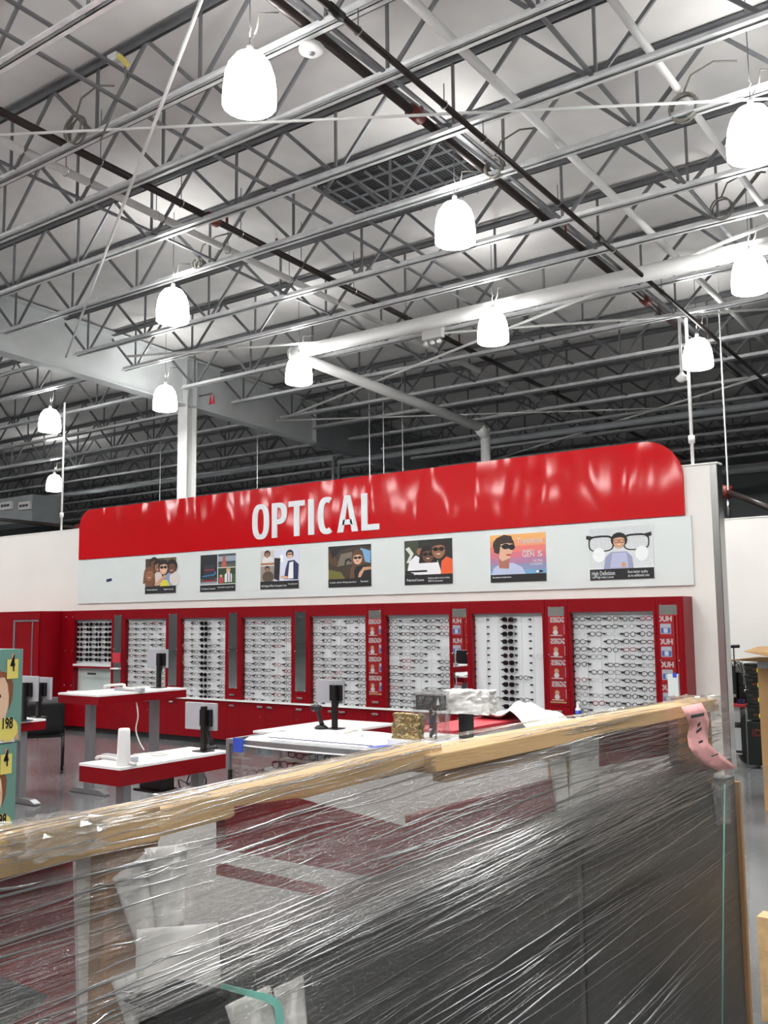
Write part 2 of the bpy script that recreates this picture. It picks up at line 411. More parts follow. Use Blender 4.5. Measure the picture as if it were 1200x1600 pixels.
t3, x3 = ypipe('sprinkler_pipe', 'slim dark pipe slung below the joists on wire hangers', 'pipe', 'dark_pipe', [(515, 0), (700, 165), (982, 421)], -.2, .036, 2, 31)
for y in (5.55, 7.05, 8.6, 9.45, 11.4, 13.2, 15.2): hanger(t3, x3, y, rz(y, -.16), rz(y, .05), .038)
for y in (6.6, 12.6): MB().tube([(x3, y, rz(y, -.2)), (x3, y+.2, rz(y+.2, -.2))], .05, 12).build('coupling', 'black_metal', t3, smooth=True)
t4, x4 = ypipe('drain_pipe', 'pale grey pipe above the joists left of the lamp pair', 'pipe', 'paint_white', [(0, 219), (300, 365), (550, 482)], .3, .06, 2, 31)
for y in (6, 7.7, 9.3, 10.8, 12.3): hanger(t4, x4, y, rz(y, .36), rz(y, .85), .06)
t5, x5 = ypipe('drain_pipe', 'pale flat-sided pipe above the joists right of the ceiling centre', 'pipe', 'paint_white', [(655, 0), (820, 155), (970, 317), (1112, 475)], .35, .055, 2, 31)
ypipe('drain_pipe', 'pale pipe running behind the upper right lamp', 'pipe', 'paint_white', [(1100, 185), (1150, 265), (1185, 320)], .35, .045, 2, 31)
br = [[(45, 272), (156, 324), (264, 376)], [(92, 100), (215, 170), (347, 250), (450, 310), (537, 363)], [(30, 10), (160, 90)], [(527, 47), (614, 115), (717, 215), (872, 342)], [(860, 40), (900, 90)]]
nm5 = ['leftmost', 'second from the left', 'faint third', 'beside the thick dark pipe', 'rightmost']
for k, p in enumerate(br):
    dz = .07 if k != 2 else .5
    x = sum(onR(*q, dz).x for q in p)/len(p)
    o = MB().bar((x, 3, rz(3, dz)), (x, 31, rz(31, dz)), .045, .03).build('bridging_bar', 'galv_web', None)
    tag(o, f'thin steel bridging bar tying the joists together, {nm5[k]}', 'bar', 'bridging bars')
def rod(p, q, label, r=.017):
    a = onR(*p, -.05); b_ = onR(*q, -.05)
    tag(MB().tube([a, b_], r, 8).build('brace_rod', 'paint_white', None, smooth=True), label, 'rod')
rod((103, 558), (371, -150), 'pale brace rod slanting steeply up the left of the ceiling', .022)
rod((-200, 220), (1400, 145), 'pale brace rod running almost level across the upper ceiling', .018)
rod((437, 656), (1215, 345), 'pale brace rod rising from the girder to the right edge', .03)
rod((432, 657), (1215, 632), 'thin level brace rod just above the red sign', .022)
rod((198, 557), (1210, 482), 'pale brace rod passing behind the middle lamps', .025)
rod((750, 725), (1215, 580), 'pale brace rod over the right end of the sign', .03)
# white roof drain: run along x, elbow, run to the back, drop
PY = 14.45
a = onY(455, 553, PY); b_ = onY(1215, 380, PY); e2 = onZ(758, 671, 6.35)
tw = thing('drain_main', 'thick white pipe crossing below the joists then turning back and down behind the sign', 'pipe', (a.x, PY, a.z))
MB().tube([b_, a], .13, 16).build('cross_run', 'paint_white', tw, smooth=True)
MB().tube([a+V((-.02, -.02, 0)), a+V((.16, .12, -.01))], .15, 16).build('elbow', 'paint_white', tw, smooth=True)
MB().tube([a, e2], .115, 16).build('back_run', 'paint_white', tw, smooth=True)
MB().tube([e2+V((0, 0, .02)), (e2.x, e2.y, .05)], .12, 16).build('drop', 'paint_white', tw, smooth=True)
MB().tube([e2+V((-.05, -.2, .03)), e2+V((0, 0, -.15))], .14, 16).build('elbow', 'paint_white', tw, smooth=True)
# poles rising from the display wall
def pole(px, py, top, label):
    p = onY(px, py, YW+.07); top = onY(*top, YW+.07).z
    t = thing('conduit_pole', label, 'pole', (p.x, YW+.07, ZW+.01))
    MB().tube([(p.x, YW+.07, ZW+.01), (p.x, YW+.07, top)], .017, 10).build('pole', 'paint_white', t, smooth=True)
    MB().tube([(p.x, YW+.07, ZW+.25), (p.x, YW+.07, ZW+.33)], .034, 10).build('coupling', 'paint_white', t, smooth=True)
pole(1082.5, 725, (1072, 497), 'white conduit pole rising from the right end of the white wall')
pole(96, 822, (97, 630), 'white conduit pole rising from the left part of the white wall')
for k, (px, y0) in enumerate(((402, 640), (578, 590), (600, 660), (630, 560), (1138, 600), (250, 680))):
    p = onY(px, 760, 19.0)
    o = MB().tube([(p.x, 19, 0), (p.x, 19, rz(19, .9))], .011, 6).build('hanging_wire', 'galv', None)
    tag(o, f'thin vertical wire hanging behind the sign, {ORD[k+1]} of six', 'wire', 'thin wires behind the sign')
# grey conduits behind the sign
def conduit(pts, r, label):
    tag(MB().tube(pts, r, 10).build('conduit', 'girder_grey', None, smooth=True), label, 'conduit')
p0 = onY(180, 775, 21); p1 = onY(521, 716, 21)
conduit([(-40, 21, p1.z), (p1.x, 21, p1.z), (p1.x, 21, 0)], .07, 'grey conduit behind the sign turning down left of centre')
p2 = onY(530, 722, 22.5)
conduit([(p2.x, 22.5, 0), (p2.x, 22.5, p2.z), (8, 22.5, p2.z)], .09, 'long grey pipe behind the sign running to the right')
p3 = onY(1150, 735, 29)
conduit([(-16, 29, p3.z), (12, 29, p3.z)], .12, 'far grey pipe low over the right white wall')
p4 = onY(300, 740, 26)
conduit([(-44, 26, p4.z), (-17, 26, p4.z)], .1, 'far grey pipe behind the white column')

# ------------------------------------------------------------------ high-bay lamps
prof = [(.25, 0), (.268, .015), (.27, .1), (.266, .2)]
prof2 = [(.266, .2), (.25, .33), (.215, .44), (.15, .53), (.06, .57)]
lamp0 = {}
def lamp(x, y, label, cord=True, group='glowing high-bay lamps'):
    zc = rz(y, -.6)-.29
    t = thing('pendant_lamp', label, 'lamp', (x, y, zc), group)
    spec = (('diffuser', 'lamp_glow', lambda: MB().lathe(prof, (x, y, zc), 18)),
            ('dome', 'lamp_dome', lambda: MB().lathe(prof2, (x, y, zc), 18)),
            ('ballast_housing', 'paint_white', lambda: MB().lathe([(.03, .56), (.035, .58), (.035, .64), (.02, .66)], (x, y, zc), 14)),
            ('hook', 'galv_web', lambda: MB().tube([(x, y, zc+.66), (x, y, zc+.8), (x+.02, y, zc+.83), (x, y, zc+.86), (x, y, rz(y, .975))], .006, 6)),
            ('power_cord', 'cable_grey', lambda: MB().tube([(x+.03, y, zc+.7), (x+.1, y, zc+.8), (x+.12, y, zc+.95), (x+.3, y+.1, rz(y, .05))], .008, 6)))
    for nm, m_, fn in spec:
        if nm == 'power_cord' and not cord: continue
        if nm not in lamp0: lamp0[nm] = fn().build(nm, m_, t, origin=(x, y, zc), smooth=True)
        else: inst(lamp0[nm], nm, (x, y, zc), t)
    for nm, dz, rx in (('down', -.012, 0), ('up', .75, math.pi)):
        if y < -10: break
        l_ = bpy.data.objects.new('bulb_light', LD[nm]); col.objects.link(l_); l_.parent = t; l_.location = (0, 0, dz); l_.rotation_euler = (rx, 0, 0)
seen = [((390, 125), 'largest glowing lamp, at the upper left of the ceiling'), ((711, 347), 'glowing lamp hanging beside the hatch grille'),
        ((1175, 205), 'glowing lamp cut off by the upper right edge'), ((1172, 425), 'glowing lamp right of the thick white pipe near the right edge'),
        ((270, 476), 'glowing lamp above the white girder'), ((770, 510), 'glowing lamp just below the thick white pipe'),
        ((467, 577), 'glowing lamp at the elbow of the thick white pipe'), ((1090, 551), 'glowing lamp beside the right white conduit pole'),
        ((258, 621), 'glowing lamp at the top of the white column'), ((78, 656), 'glowing lamp behind the left conduit pole'),
        ((85, 754), 'smallest glowing lamp, low at the far left')]
for p, lb in seen:
    q = onR(*p, -.6); lamp(q.x, q.y, lb)
hid = [(-1.2, 6.57), (2.6, 6.57), (2.4, 10.36), (-16.6, 6.57)]
hid += [(x, y) for y in (2.8, -1) for x in (-14, -10, -6, -2, 2, 6)]
hid += [(x, y) for y in (-6, -12, -17, -22, -27, -31) for x in (-42, -36, -30, -24, -18, -12, -6, 0, 6)]
hid += [(-20.6, 6.57), (-24.8, 6.57), (-29, 6.57), (-18, 2.8), (-22, 2.8), (-18, -1), (-33, 10.4), (-37, 14.1)]  # unseen extra lamps, added to brighten the left wall
for x, y in hid:
    lamp(x, y, 'unseen glowing high-bay lamp over the sales floor outside the picture', False, 'lamps outside the picture')

# hatch grille in the roof liner
def deckpt(p): return onR(*p, .93)
c = [deckpt(p) for p in ((497, 293), (690, 226), (790, 287), (585, 352))]
X0 = (c[0].x+c[3].x)/2; X1 = (c[1].x+c[2].x)/2; Y0 = (c[0].y+c[1].y)/2; Y1 = (c[2].y+c[3].y)/2
t = thing('roof_hatch', 'dark roof hatch covered by a white bar grille', 'hatch', ((X0+X1)/2, (Y0+Y1)/2, rz((Y0+Y1)/2, .9)))
def slab(x0, x1, y0, y1, d0, d1):
    return MB().prism([(x0, y0, rz(y0, d0)), (x0, y1, rz(y1, d0)), (x0, y1, rz(y1, d1)), (x0, y0, rz(y0, d1))], (x1-x0, 0, 0))
slab(X0, X1, Y0, Y1, .95, .975).build('opening_shade_panel', 'hatch_dark', t)  # solid dark panel, its colour standing in for shade inside the opening
for k in range(9):
    x = X0+(X1-X0)*(k+.5)/9; slab(x-.009, x+.009, Y0, Y1, .915, .945).build('grille_bar', 'girder_grey', t)
for k in range(4):
    y = Y0+(Y1-Y0)*(k+.5)/4; slab(X0, X1, y-.009, y+.009, .905, .935).build('grille_bar', 'girder_grey', t)
mb = MB()
for k in range(46): x = X0+(X1-X0)*k/45; mb.bar((x, Y0, rz(Y0, .948)), (x, Y1, rz(Y1, .948)), .006, .004)
for k in range(28): y = Y0+(Y1-Y0)*k/27; mb.bar((X0, y, rz(y, .948)), (X1, y, rz(y, .948)), .006, .004)
stuff(mb.build('wire_mesh', 'galv_web', t))
slab(X1+.02, X1+.3, Y0-.1, Y1+.1, .9, .96).build('side_flashing', 'paint_white', t)

# smoke detector, emergency light, pendant sensor, cable coils, red tags
q = onR(487, 80, -.12)
t = thing('smoke_detector', 'round white smoke detector under a joist at the top', 'detector', (q.x, q.y, q.z))
MB().lathe([(.09, -.02), (.13, .0), (.135, .03), (.11, .06)], q, 20).build('body', 'paint_white', t, smooth=True)
MB().lathe([(.03, -.035), (.035, -.02)], q, 12).build('sensor_cap', 'alu', t, smooth=True)
MB().bar(q+V((.04, -.1, .01)), q+V((.09, -.08, .01)), .015, .02).build('red_mark', 'carton_red', t)
MB().tube([q+V((0, 0, .06)), q+V((.02, .02, .2)), q+V((.3, .1, .3)), q+V((-.3, .2, .45))], .01, 6).build('cable', 'cable_white', t, smooth=True)
q = onR(677, 528, -.25)
t = thing('emergency_light', 'white emergency light box with three small heads', 'light', (q.x, q.y, q.z))
B('case', 'paint_white', t, (q.x-.22, q.x+.22, q.y-.06, q.y+.06, q.z-.02, q.z+.22), bevel=.01)
for dx in (-.15, 0, .15):
    h = MB().lathe([(.015, .0), (.05, .02), (.05, .06), (.02, .09)], (q.x+dx, q.y-.03, q.z-.14), 12).build('lamp_head', 'paint_white', t, smooth=True)
MB().tube([(q.x-.15, q.y, q.z+.2), (q.x-.15, q.y, rz(q.y, .1))], .01, 6).build('bracket', 'galv', t)
q = onR(1061, 498, -.05)
t = thing('pendant_sensor', 'small white cone sensor hanging on a white stem', 'sensor', (q.x, q.y, q.z-1.15))
MB().tube([(q.x, q.y, q.z), (q.x, q.y, q.z-1.02)], .03, 8).build('stem', 'paint_white', t, smooth=True)
MB().lathe([(.02, -1.19), (.06, -1.17), (.12, -1.1), (.05, -1.04), (.03, -1.0)], q, 14).build('cone', 'paint_white', t, smooth=True)
MB().tube([(q.x+.03, q.y, q.z+.05), (q.x+.1, q.y, q.z-.15), (q.x+.16, q.y, q.z-.35), (q.x+.3, q.y, q.z-.45)], .01, 6).build('cable', 'cable_white', t, smooth=True)
def coil(px, r, label, m='cable_grey', n=5):
    q = onR(*px, .1); pts = []
    for k in range(n*14+1):
        a_ = 2*math.pi*k/14; pts.append((q.x+math.cos(a_)*r*(1+.06*math.sin(k*.7)), q.y+.05*math.sin(k*.31), q.z+math.sin(a_)*r))
    t = thing('cable_coil', label, 'cable', (q.x, q.y, q.z-r))
    MB().tube(pts, .013, 5).build('loops', m, t, smooth=True)
    MB().tube([(q.x, q.y, q.z+r), (q.x+.1, q.y, q.z+r+.2), (q.x+.35, q.y+.05, q.z+r+.3), (q.x+.6, q.y+.1, q.z+.4)], .013, 5).build('loose_end', m, t, smooth=True)
coil((118, 202), .17, 'grey cable coil hung on a joist at the upper left')
coil((773, 262), .13, 'grey cable coil next to the thick dark pipe')
coil((1068, 168), .16, 'grey cable coil left of the upper right lamp')
coil((1127, 326), .15, 'loose grey cable loop near the right edge of the ceiling', n=2)
coil((310, 412), .09, 'small grey cable coil right of the lamp over the girder', n=3)
q = onR(90+88, 98, .6)
t = thing('junction_box', 'small junction box with yellow tape on the top left joist', 'box', q)
B('box', 'galv', t, (q.x-.08, q.x+.08, q.y-.04, q.y+.04, q.z, q.z+.1)); MB().bar(q+V((.1, 0, .05)), q+V((.25, 0, -.12)), .05, .05).build('yellow_tape', 'yellow', t)
MB().tube([q+V((.2, 0, -.05)), q+V((.22, 0, -.3)), q+V((-.1, .05, -.6)), q+V((-.35, .1, -.8))], .013, 6).build('cable', 'cable_grey', t, smooth=True)
q = onR(331, 615, -.02)
t = thing('red_tag', 'pair of small red tags hanging under the girder bracket', 'tag', q)
for dx in (-.05, .06): MB().prism([(q.x+dx, q.y, q.z), (q.x+dx+.05, q.y, q.z-.26), (q.x+dx-.05, q.y, q.z-.26)], (0, .01, 0)).build('tag', 'carton_red', t)
MB().bar(q+V((0, 0, .0)), V((XG+.02, q.y+.3, q.z+.1)), .03, .03).build('bracket', 'galv_web', t)
# duct with two grilles, far left
q = onY(20, 800, 17.5)
t = thing('air_duct', 'grey air duct with two white outlet grilles at the far left', 'duct', q)
B('duct', 'girder_grey', t, (q.x-4, q.x+.9, 17.6, 18.6, q.z-.35, q.z+.5))
for px in (8, 37):
    g_ = onY(px, 790, 17.5); o = B('grille', 'paint_white', t, (g_.x-.3, g_.x+.3, 17.5, 17.6, g_.z-.13, g_.z+.13), bevel=.02)
    for dx in (-.16, 0, .16): B('slot', 'black', o, (g_.x+dx-.06, g_.x+dx+.06, 17.49, 17.51, g_.z-.04, g_.z+.04))
p = onY(0, 806, 16.8); p2 = onY(135, 826, 16.8)
t = thing('fire_pipe', 'dark pipe with red coupling above the left white wall', 'pipe', p)
MB().tube([p+V((-2, 0, .15)), p2], .06, 10).build('pipe', 'dark_pipe', t, smooth=True)
MB().tube([p2+V((-.45, 0, .03)), p2+V((-.15, 0, .01))], .12, 12).build('coupling', 'rust', t, smooth=True)
p = onY(1137, 769, 18); p2 = onY(1215, 798, 16.5)
t = thing('fire_pipe', 'dark pipe with red end fitting above the right white wall', 'pipe', p)
MB().tube([p, p2], .055, 10).build('pipe', 'dark_pipe', t, smooth=True)
MB().tube([p+V((-.14, .0, .03)), p+V((.06, 0, -.01))], .12, 12).build('coupling', 'rust', t, smooth=True)
MB().tube([p+V((0, 0, 0)), p+V((0, 0, -.5))], .03, 8).build('drop', 'chrome', t, smooth=True)
MB().tube([p+V((.1, -.3, 0)), p+V((.1, -.3, 4))], .012, 6).build('hanger_wire', 'galv', t)

# ================================================================== SIGN, LETTERS AND POSTERS
sl, sr = onY(123, 873, YW-.03), onY(1070, 808, YW-.03)
SX0, SX1, SZ0, SZ1 = sl.x, sr.x, (sl.z+sr.z)/2, onY(700, 728, YW-.03).z
R = .42
pts = [(SX0, SZ0), (SX1, SZ0)]
pts += [(SX1-R+R*math.cos(math.radians(a)), SZ1-R+R*math.sin(math.radians(a))) for a in range(0, 91, 9)]
pts += [(SX0+R*.7-R*.7*math.sin(math.radians(a)), SZ1-R*.7+R*.7*math.cos(math.radians(a))) for a in range(0, 91, 9)]
sign = thing('optical_sign', 'long red sign with rounded ends reading OPTICAL in white letters', 'sign', ((SX0+SX1)/2, YW-.03, SZ0))
MB().prism([(x, YW-.034, z) for x, z in pts], (0, .03, 0)).build('sign_panel', 'sign_red', sign)
LY = YW-.046
l0 = onY(394, 810, LY); l1 = onY(592, 800, LY); base = onY(494, 835, LY).z; ht = onY(494, 779, LY).z-base; LW = l1.x-l0.x
def ringpoly(cx, cz, ox, oz, ix, iz, a0, a1, n=22, e=2.6):
    def P(rx, rz_, a): 
        c_, s_ = math.cos(a), math.sin(a)
        return (cx+rx*math.copysign(abs(c_)**(2/e), c_), cz+rz_*math.copysign(abs(s_)**(2/e), s_))
    A = [math.radians(a0+(a1-a0)*k/n) for k in range(n+1)]
    return [P(ox, oz, a) for a in A], [P(ix, iz, a) for a in A]
def solid_ring(mb, out, inn, closed, y0=LY, d=.02):
    n = len(out); vs = []
    for y in (y0, y0+d):
        vs += [(x, y, z) for x, z in out]+[(x, y, z) for x, z in inn]
    fs = []
    for i in range(n-1):
        fs += [(i, i+1, n+i+1, n+i), (2*n+i, 3*n+i, 3*n+i+1, 2*n+i+1), (i, 2*n+i, 2*n+i+1, i+1), (n+i, n+i+1, 3*n+i+1, 3*n+i)]
    if not closed: fs += [(0, n, 3*n, 2*n), (n-1, 3*n-1, 4*n-1, 2*n-1)]
    mb.add(vs, fs)
def letter(ch, x0, w):
    mb = MB(); h = ht; s = .2*h*1.02; z0 = base; P = lambda q: mb.prism([(x0+x*w, LY, z0+z*h) for x, z in q], (0, .02, 0))
    sx = s/w; sz = .155
    if ch == 'I': P(rc(0, 0, 1, 1))
    if ch == 'T': P([(.5-sx/2, 0), (.5+sx/2, 0), (.5+sx/2, 1-sz), (1, 1-sz), (1, 1), (0, 1), (0, 1-sz), (.5-sx/2, 1-sz)])
    if ch == 'L': P([(0, 0), (1, 0), (1, sz), (sx, sz), (sx, 1), (0, 1)])
    if ch == 'O':
        o, i = ringpoly(x0+w/2, z0+h/2, w/2, h*.515, w/2-s, h*.515-h*.145, 0, 360, 36); solid_ring(mb, o, i, True)
    if ch == 'C':
        o, i = ringpoly(x0+w*.56, z0+h/2, w*.56, h*.515, w*.56-s, h*.515-h*.15, 62, 298, 26); solid_ring(mb, o, i, False)
    if ch == 'P':
        P(rc(0, 0, sx, 1))
        cz = z0+h*.69; o, i = ringpoly(x0+w*.42, cz, w*.58, h*.31, w*.58-s, h*.31-h*.14, -90, 90, 18)
        o = [(x0+sx*w-.001, cz-h*.31)]+o+[(x0+sx*w-.001, cz+h*.31)]; i = [(x0+sx*w-.001, cz-h*.17)]+i+[(x0+sx*w-.001, cz+h*.17)]
        solid_ring(mb, o, i, False)
    if ch == 'A':
        k = .5-sx*.52; P([(0, 0), (sx*1.02, 0), (.5, .8), (.5, 1), (k, 1)]); P([(1, 0), (1-sx*1.02, 0), (.5, .8), (.5, 1), (1-k, 1)])
        P([(.25, .2), (.75, .2), (.7, .34), (.3, .34)])
    mb.build('letter', 'letter', sign)
for ch, a, b_ in (('O', 0, .144), ('P', .168, .293), ('T', .308, .439), ('I', .466, .5125), ('C', .543, .668), ('A', .692, .846), ('L', .872, 1.0)):
    letter(ch, l0.x+a*LW, (b_-a)*LW)
wp = thing('banner_board', 'long white wall panel below the red sign holding seven posters', 'panel', ((SX0+SX1)/2, YW-.02, 2.0))
WZ0 = onY(600, 929, YW-.02).z
B('panel', 'panel_white', wp, (SX0-.02, SX1+.06, YW-.022, YW-.001, WZ0, SZ0-.003))
MB().bar(onY(166.5, 907.5, YW-.024), onY(174.5, 905.5, YW-.024), .006, .045).build('blue_tape', 'navy', wp)

def face(cx, cy, r, skin, hair=None, long=0, glasses=None, hat=None, smile=True):
    s = []
    if hair: s += [(hair, ell(cx, cy+r*.18, r*1.12, r*1.25))]
    if hair and long: s += [(hair, [(cx-r*1.1, cy+r*.3), (cx+r*1.1, cy+r*.3), (cx+r*1.3, cy-r*long), (cx-r*1.3, cy-r*long)])]
    s += [(skin, ell(cx, cy-r*.1, r*.8, r*1.08))]
    if hair: s += [(hair, [(cx-r*.85, cy+r*.35), (cx-r*.6, cy+r*.95), (cx, cy+r*1.2), (cx+r*.7, cy+r*.9), (cx+r*.85, cy+r*.35), (cx+r*.3, cy+r*.62), (cx-r*.3, cy+r*.58)])]
    if glasses:
        for e in (-1, 1): s += [(glasses, ell(cx+e*r*.36, cy+r*.08, r*.33, r*.27))]
        s += [(glasses, rc(cx-r*.8, cy+r*.1, cx+r*.8, cy+r*.18))]
    else:
        for e in (-1, 1): s += [((40, 30, 28), ell(cx+e*r*.32, cy+r*.08, r*.1, r*.07, 8))]
    s += [((int(skin[0]*.86), int(skin[1]*.8), int(skin[2]*.78)), [(cx-r*.1, cy-r*.3), (cx+r*.1, cy-r*.3), (cx, cy+r*.05)])]
    if smile: s += [((238, 226, 220), [(cx-r*.3, cy-r*.5), (cx, cy-r*.66), (cx+r*.3, cy-r*.5)])]
    else: s += [((150, 70, 70), ell(cx, cy-r*.55, r*.24, r*.08, 8))]
    return s
BLK = (22, 20, 24)
SK1, SK2, SK3, SK4 = (222, 178, 150), (150, 102, 76), (108, 70, 54), (204, 156, 124)
P1 = [((70, 58, 40), rc(0, 0, 1, 1)), ((98, 84, 50), rc(.6, .6, 1, 1)), ((120, 78, 70), rc(0, .16, .26, .42)), ((210, 200, 196), ell(.42, .42, .14, .2)), ((126, 154, 196), ell(.82, .34, .2, .24)),
      ((220, 214, 208), ell(.95, .4, .16, .2)), ((214, 206, 70), [(.45, .12), (.86, .12), (.72, .36), (.55, .4)])] + face(.28, .86, .13, SK3, (30, 22, 20)) + face(.13, .55, .16, SK2, (120, 78, 44), 1.6) \
   + face(.42, .76, .14, SK2, (26, 20, 18)) + face(.86, .72, .16, SK3, (24, 18, 18)) + face(.6, .72, .16, SK1, (34, 24, 22), 0, (20, 18, 20)) + [(SK4, [(.3, .26), (.36, .2), (.72, .48), (.64, .52)]), (BLK, rc(0, 0, 1, .2))]
P2 = [((226, 228, 230), rc(0, 0, 1, 1)), ((24, 26, 32), rc(0, .36, .49, 1)), ((70, 74, 82), rc(0, .2, .49, .36)), ((150, 156, 162), rc(0, .2, .49, .26)), ((40, 44, 56), rc(.1, .3, .42, .72)), ((180, 40, 50), rc(.12, .58, .4, .6)),
      ((40, 120, 170), [(.05, .4), (.42, .44), (.46, .5), (.42, .56), (.4, .47), (.06, .43)]), ((150, 30, 40), rc(.08, .27, .42, .31)), ((60, 70, 84), rc(.51, .64, 1, 1)), ((150, 160, 176), rc(.51, .8, 1, .94)), ((88, 92, 70), rc(.51, .64, 1, .72)),
      ((180, 96, 74), [(.6, .65), (.76, .65), (.72, .86), (.64, .86)]), (SK2, ell(.68, .9, .045, .05)), ((62, 92, 50), rc(.51, .2, 1, .62)), ((40, 62, 36), rc(.51, .45, 1, .62)),
      ((228, 228, 232), [(.7, .24), (.9, .24), (.9, .44), (.84, .5), (.76, .5), (.7, .44)]), ((40, 44, 60), rc(.77, .24, .79, .48)), ((40, 44, 60), rc(.84, .24, .86, .48))] + face(.8, .55, .055, SK1, (190, 150, 100)) \
   + face(.6, .42, .04, SK1, (70, 46, 30)) + [((196, 60, 80), rc(.55, .22, .66, .37)), (BLK, rc(0, 0, 1, .18))]
P3 = [((236, 238, 242), rc(0, 0, 1, 1)), ((206, 200, 196), rc(0, .62, .36, 1)), ((226, 226, 224), ell(.2, .74, .15, .12)), ((168, 120, 84), rc(0, .62, .36, .68))] + face(.18, .9, .075, SK2, (40, 28, 24)) + \
     [((150, 140, 132), rc(0, .2, .36, .6)), ((84, 70, 60), ell(.2, .32, .15, .15))] + face(.18, .52, .06, SK2, (30, 24, 22)) + \
     [((216, 222, 240), rc(.37, .2, 1, 1)), ((250, 250, 252), rc(.52, .68, .6, .86)), ((40, 46, 86), [(.62, .24), (.98, .22), (1, .6), (.88, .72), (.72, .7), (.66, .5)]), ((240, 242, 248), [(.72, .25), (.86, .25), (.86, .68), (.76, .66)])] + \
     face(.77, .86, .09, SK1, (44, 32, 28), 0, None) + [((30, 30, 34), rc(.69, .855, .85, .88)), ((26, 28, 36), [(.36, .26), (.5, .2), (.53, .78), (.37, .8)]), (SK1, [(.52, .28), (.7, .24), (.74, .3), (.56, .34)]), (BLK, rc(0, 0, 1, .2))]
P4 = [((60, 50, 38), rc(0, 0, 1, 1)), ((112, 110, 50), [(0, .2), (.4, .2), (.3, .36), (0, .44)]), ((120, 110, 96), [(.2, .5), (.62, .56), (.56, .84), (.3, .8)]), ((86, 60, 40), [(0, .6), (.2, .5), (.24, .56), (.1, .9), (0, .95)]),
      ((120, 170, 214), [(.72, .62), (.98, .55), (.99, .84), (.76, .92)]), ((26, 26, 30), [(.1, .7), (.3, .9), (.7, .98), (1, .92), (1, 1), (0, 1)]), ((36, 34, 34), [(.38, .5), (.4, .66), (.5, .7), (.56, .62), (.54, .58), (.48, .64), (.43, .6), (.42, .5)]),
      ((92, 62, 44), [(.52, .2), (.86, .2), (.88, .5), (.8, .86), (.66, .9), (.58, .8), (.56, .5)])] + face(.69, .68, .13, SK1, (96, 66, 46), 0, (18, 16, 18), None, False) + \
     [((22, 20, 26), [(.58, .2), (1, .2), (1, .38), (.86, .52), (.66, .48), (.6, .36)]), (SK4, [(.7, .22), (.76, .22), (.84, .38), (1, .4), (1, .46), (.82, .46), (.72, .32)]), ((104, 72, 50), [(.5, .2), (.62, .2), (.6, .5), (.54, .46)]), (BLK, rc(0, 0, 1, .2))]
P5 = [((34, 36, 36), rc(0, 0, 1, 1)), ((60, 70, 50), rc(0, .3, .3, 1)), ((216, 220, 214), [(.02, .82), (.1, .86), (.2, .7), (.1, .5), (.04, .5), (.12, .68)]), ((236, 236, 238), [(.06, .3), (.1, .52), (.24, .66), (.34, .6), (.4, .48), (.7, .52), (.78, .22), (.3, .22)]),
      ((40, 44, 32), ell(.47, .86, .12, .08)), (SK2, ell(.33, .74, .07, .08))] + face(.5, .66, .15, SK3, (26, 22, 20), 1.2, (14, 12, 14)) + face(.72, .76, .17, SK2, (40, 34, 30), 0, (14, 12, 14)) + \
     [((230, 92, 46), [(.76, .22), (1, .22), (1, .54), (.88, .6), (.78, .5)]), (BLK, rc(.02, .28, .48, .32)), (BLK, rc(0, 0, 1, .22)), ((236, 236, 238), rc(.2, .225, .55, .255))]
grad = [(238, 176, 106), (236, 156, 112), (228, 124, 118), (212, 116, 134), (176, 126, 160), (140, 146, 184), (116, 166, 206), (96, 172, 216)]
P6 = [(c_, rc(0, 1-(k+1)*.125, 1, 1-k*.125)) for k, c_ in enumerate(grad)] + [((186, 196, 224), [(.02, .16), (.06, .3), (.2, .4), (.42, .4), (.58, .3), (.64, .16)]), ((170, 110, 92), [(.16, .3), (.34, .28), (.36, .56), (.16, .6)]),
      ((58, 44, 38), ell(.25, .78, .2, .2)), (SK1, [(.16, .52), (.22, .44), (.36, .5), (.42, .68), (.42, .8), (.2, .84)]), ((58, 44, 38), [(.07, .64), (.14, .6), (.2, .8), (.42, .84), (.4, .96), (.26, 1.0), (.1, .9)]),
      (BLK, ell(.29, .75, .075, .06)), (BLK, ell(.4, .73, .06, .06)), (BLK, rc(.16, .755, .44, .775)), ((188, 60, 56), ell(.34, .57, .05, .02, 8)), ((20, 24, 40), ell(.88, .2, .07, .028)), ((240, 240, 244), ell(.85, .2, .03, .024)), (BLK, rc(0, 0, 1, .16))]
P7 = [((224, 228, 230), rc(0, 0, 1, 1))]
for k in range(26):
    y_ = .24+k*.0295; rr = random.Random(k); x_ = .01
    while x_ < .97:
        w_ = rr.uniform(.03, .13); P7.append(((184, 190, 194), rc(x_, y_, min(.985, x_+w_), y_+.007))); x_ += w_+.014
P7 += [((150, 156, 186), [(.24, .2), (.7, .2), (.68, .42), (.6, .52), (.36, .52), (.27, .42)]), ((180, 186, 214), [(.34, .22), (.62, .22), (.6, .5), (.38, .5)])]
def sup(cx, cy, rx, ry, e=3.2, n=24): return [(cx+rx*math.copysign(abs(math.cos(a_))**(2/e), math.cos(a_)), cy+ry*math.copysign(abs(math.sin(a_))**(2/e), math.sin(a_))*(1 if math.sin(a_) > 0 else 1.15)) for a_ in [2*math.pi*k/n for k in range(n)]]
for e in (-1, 1):
    cx = .48+e*.27; o_ = sup(cx, .7, .2, .145); i_ = sup(cx, .69, .18, .12)
    for k in range(24): P7.append((BLK, [o_[k], o_[(k+1) % 24], i_[(k+1) % 24], i_[k]]))
    P7 += [(BLK, [(cx+e*.12, .83), (cx+e*.23, .86), (cx+e*.235, .79), (cx+e*.17, .77)]), ((238, 242, 242), ell(.17 if e < 0 else .83, .47, .1, .14, 20))]
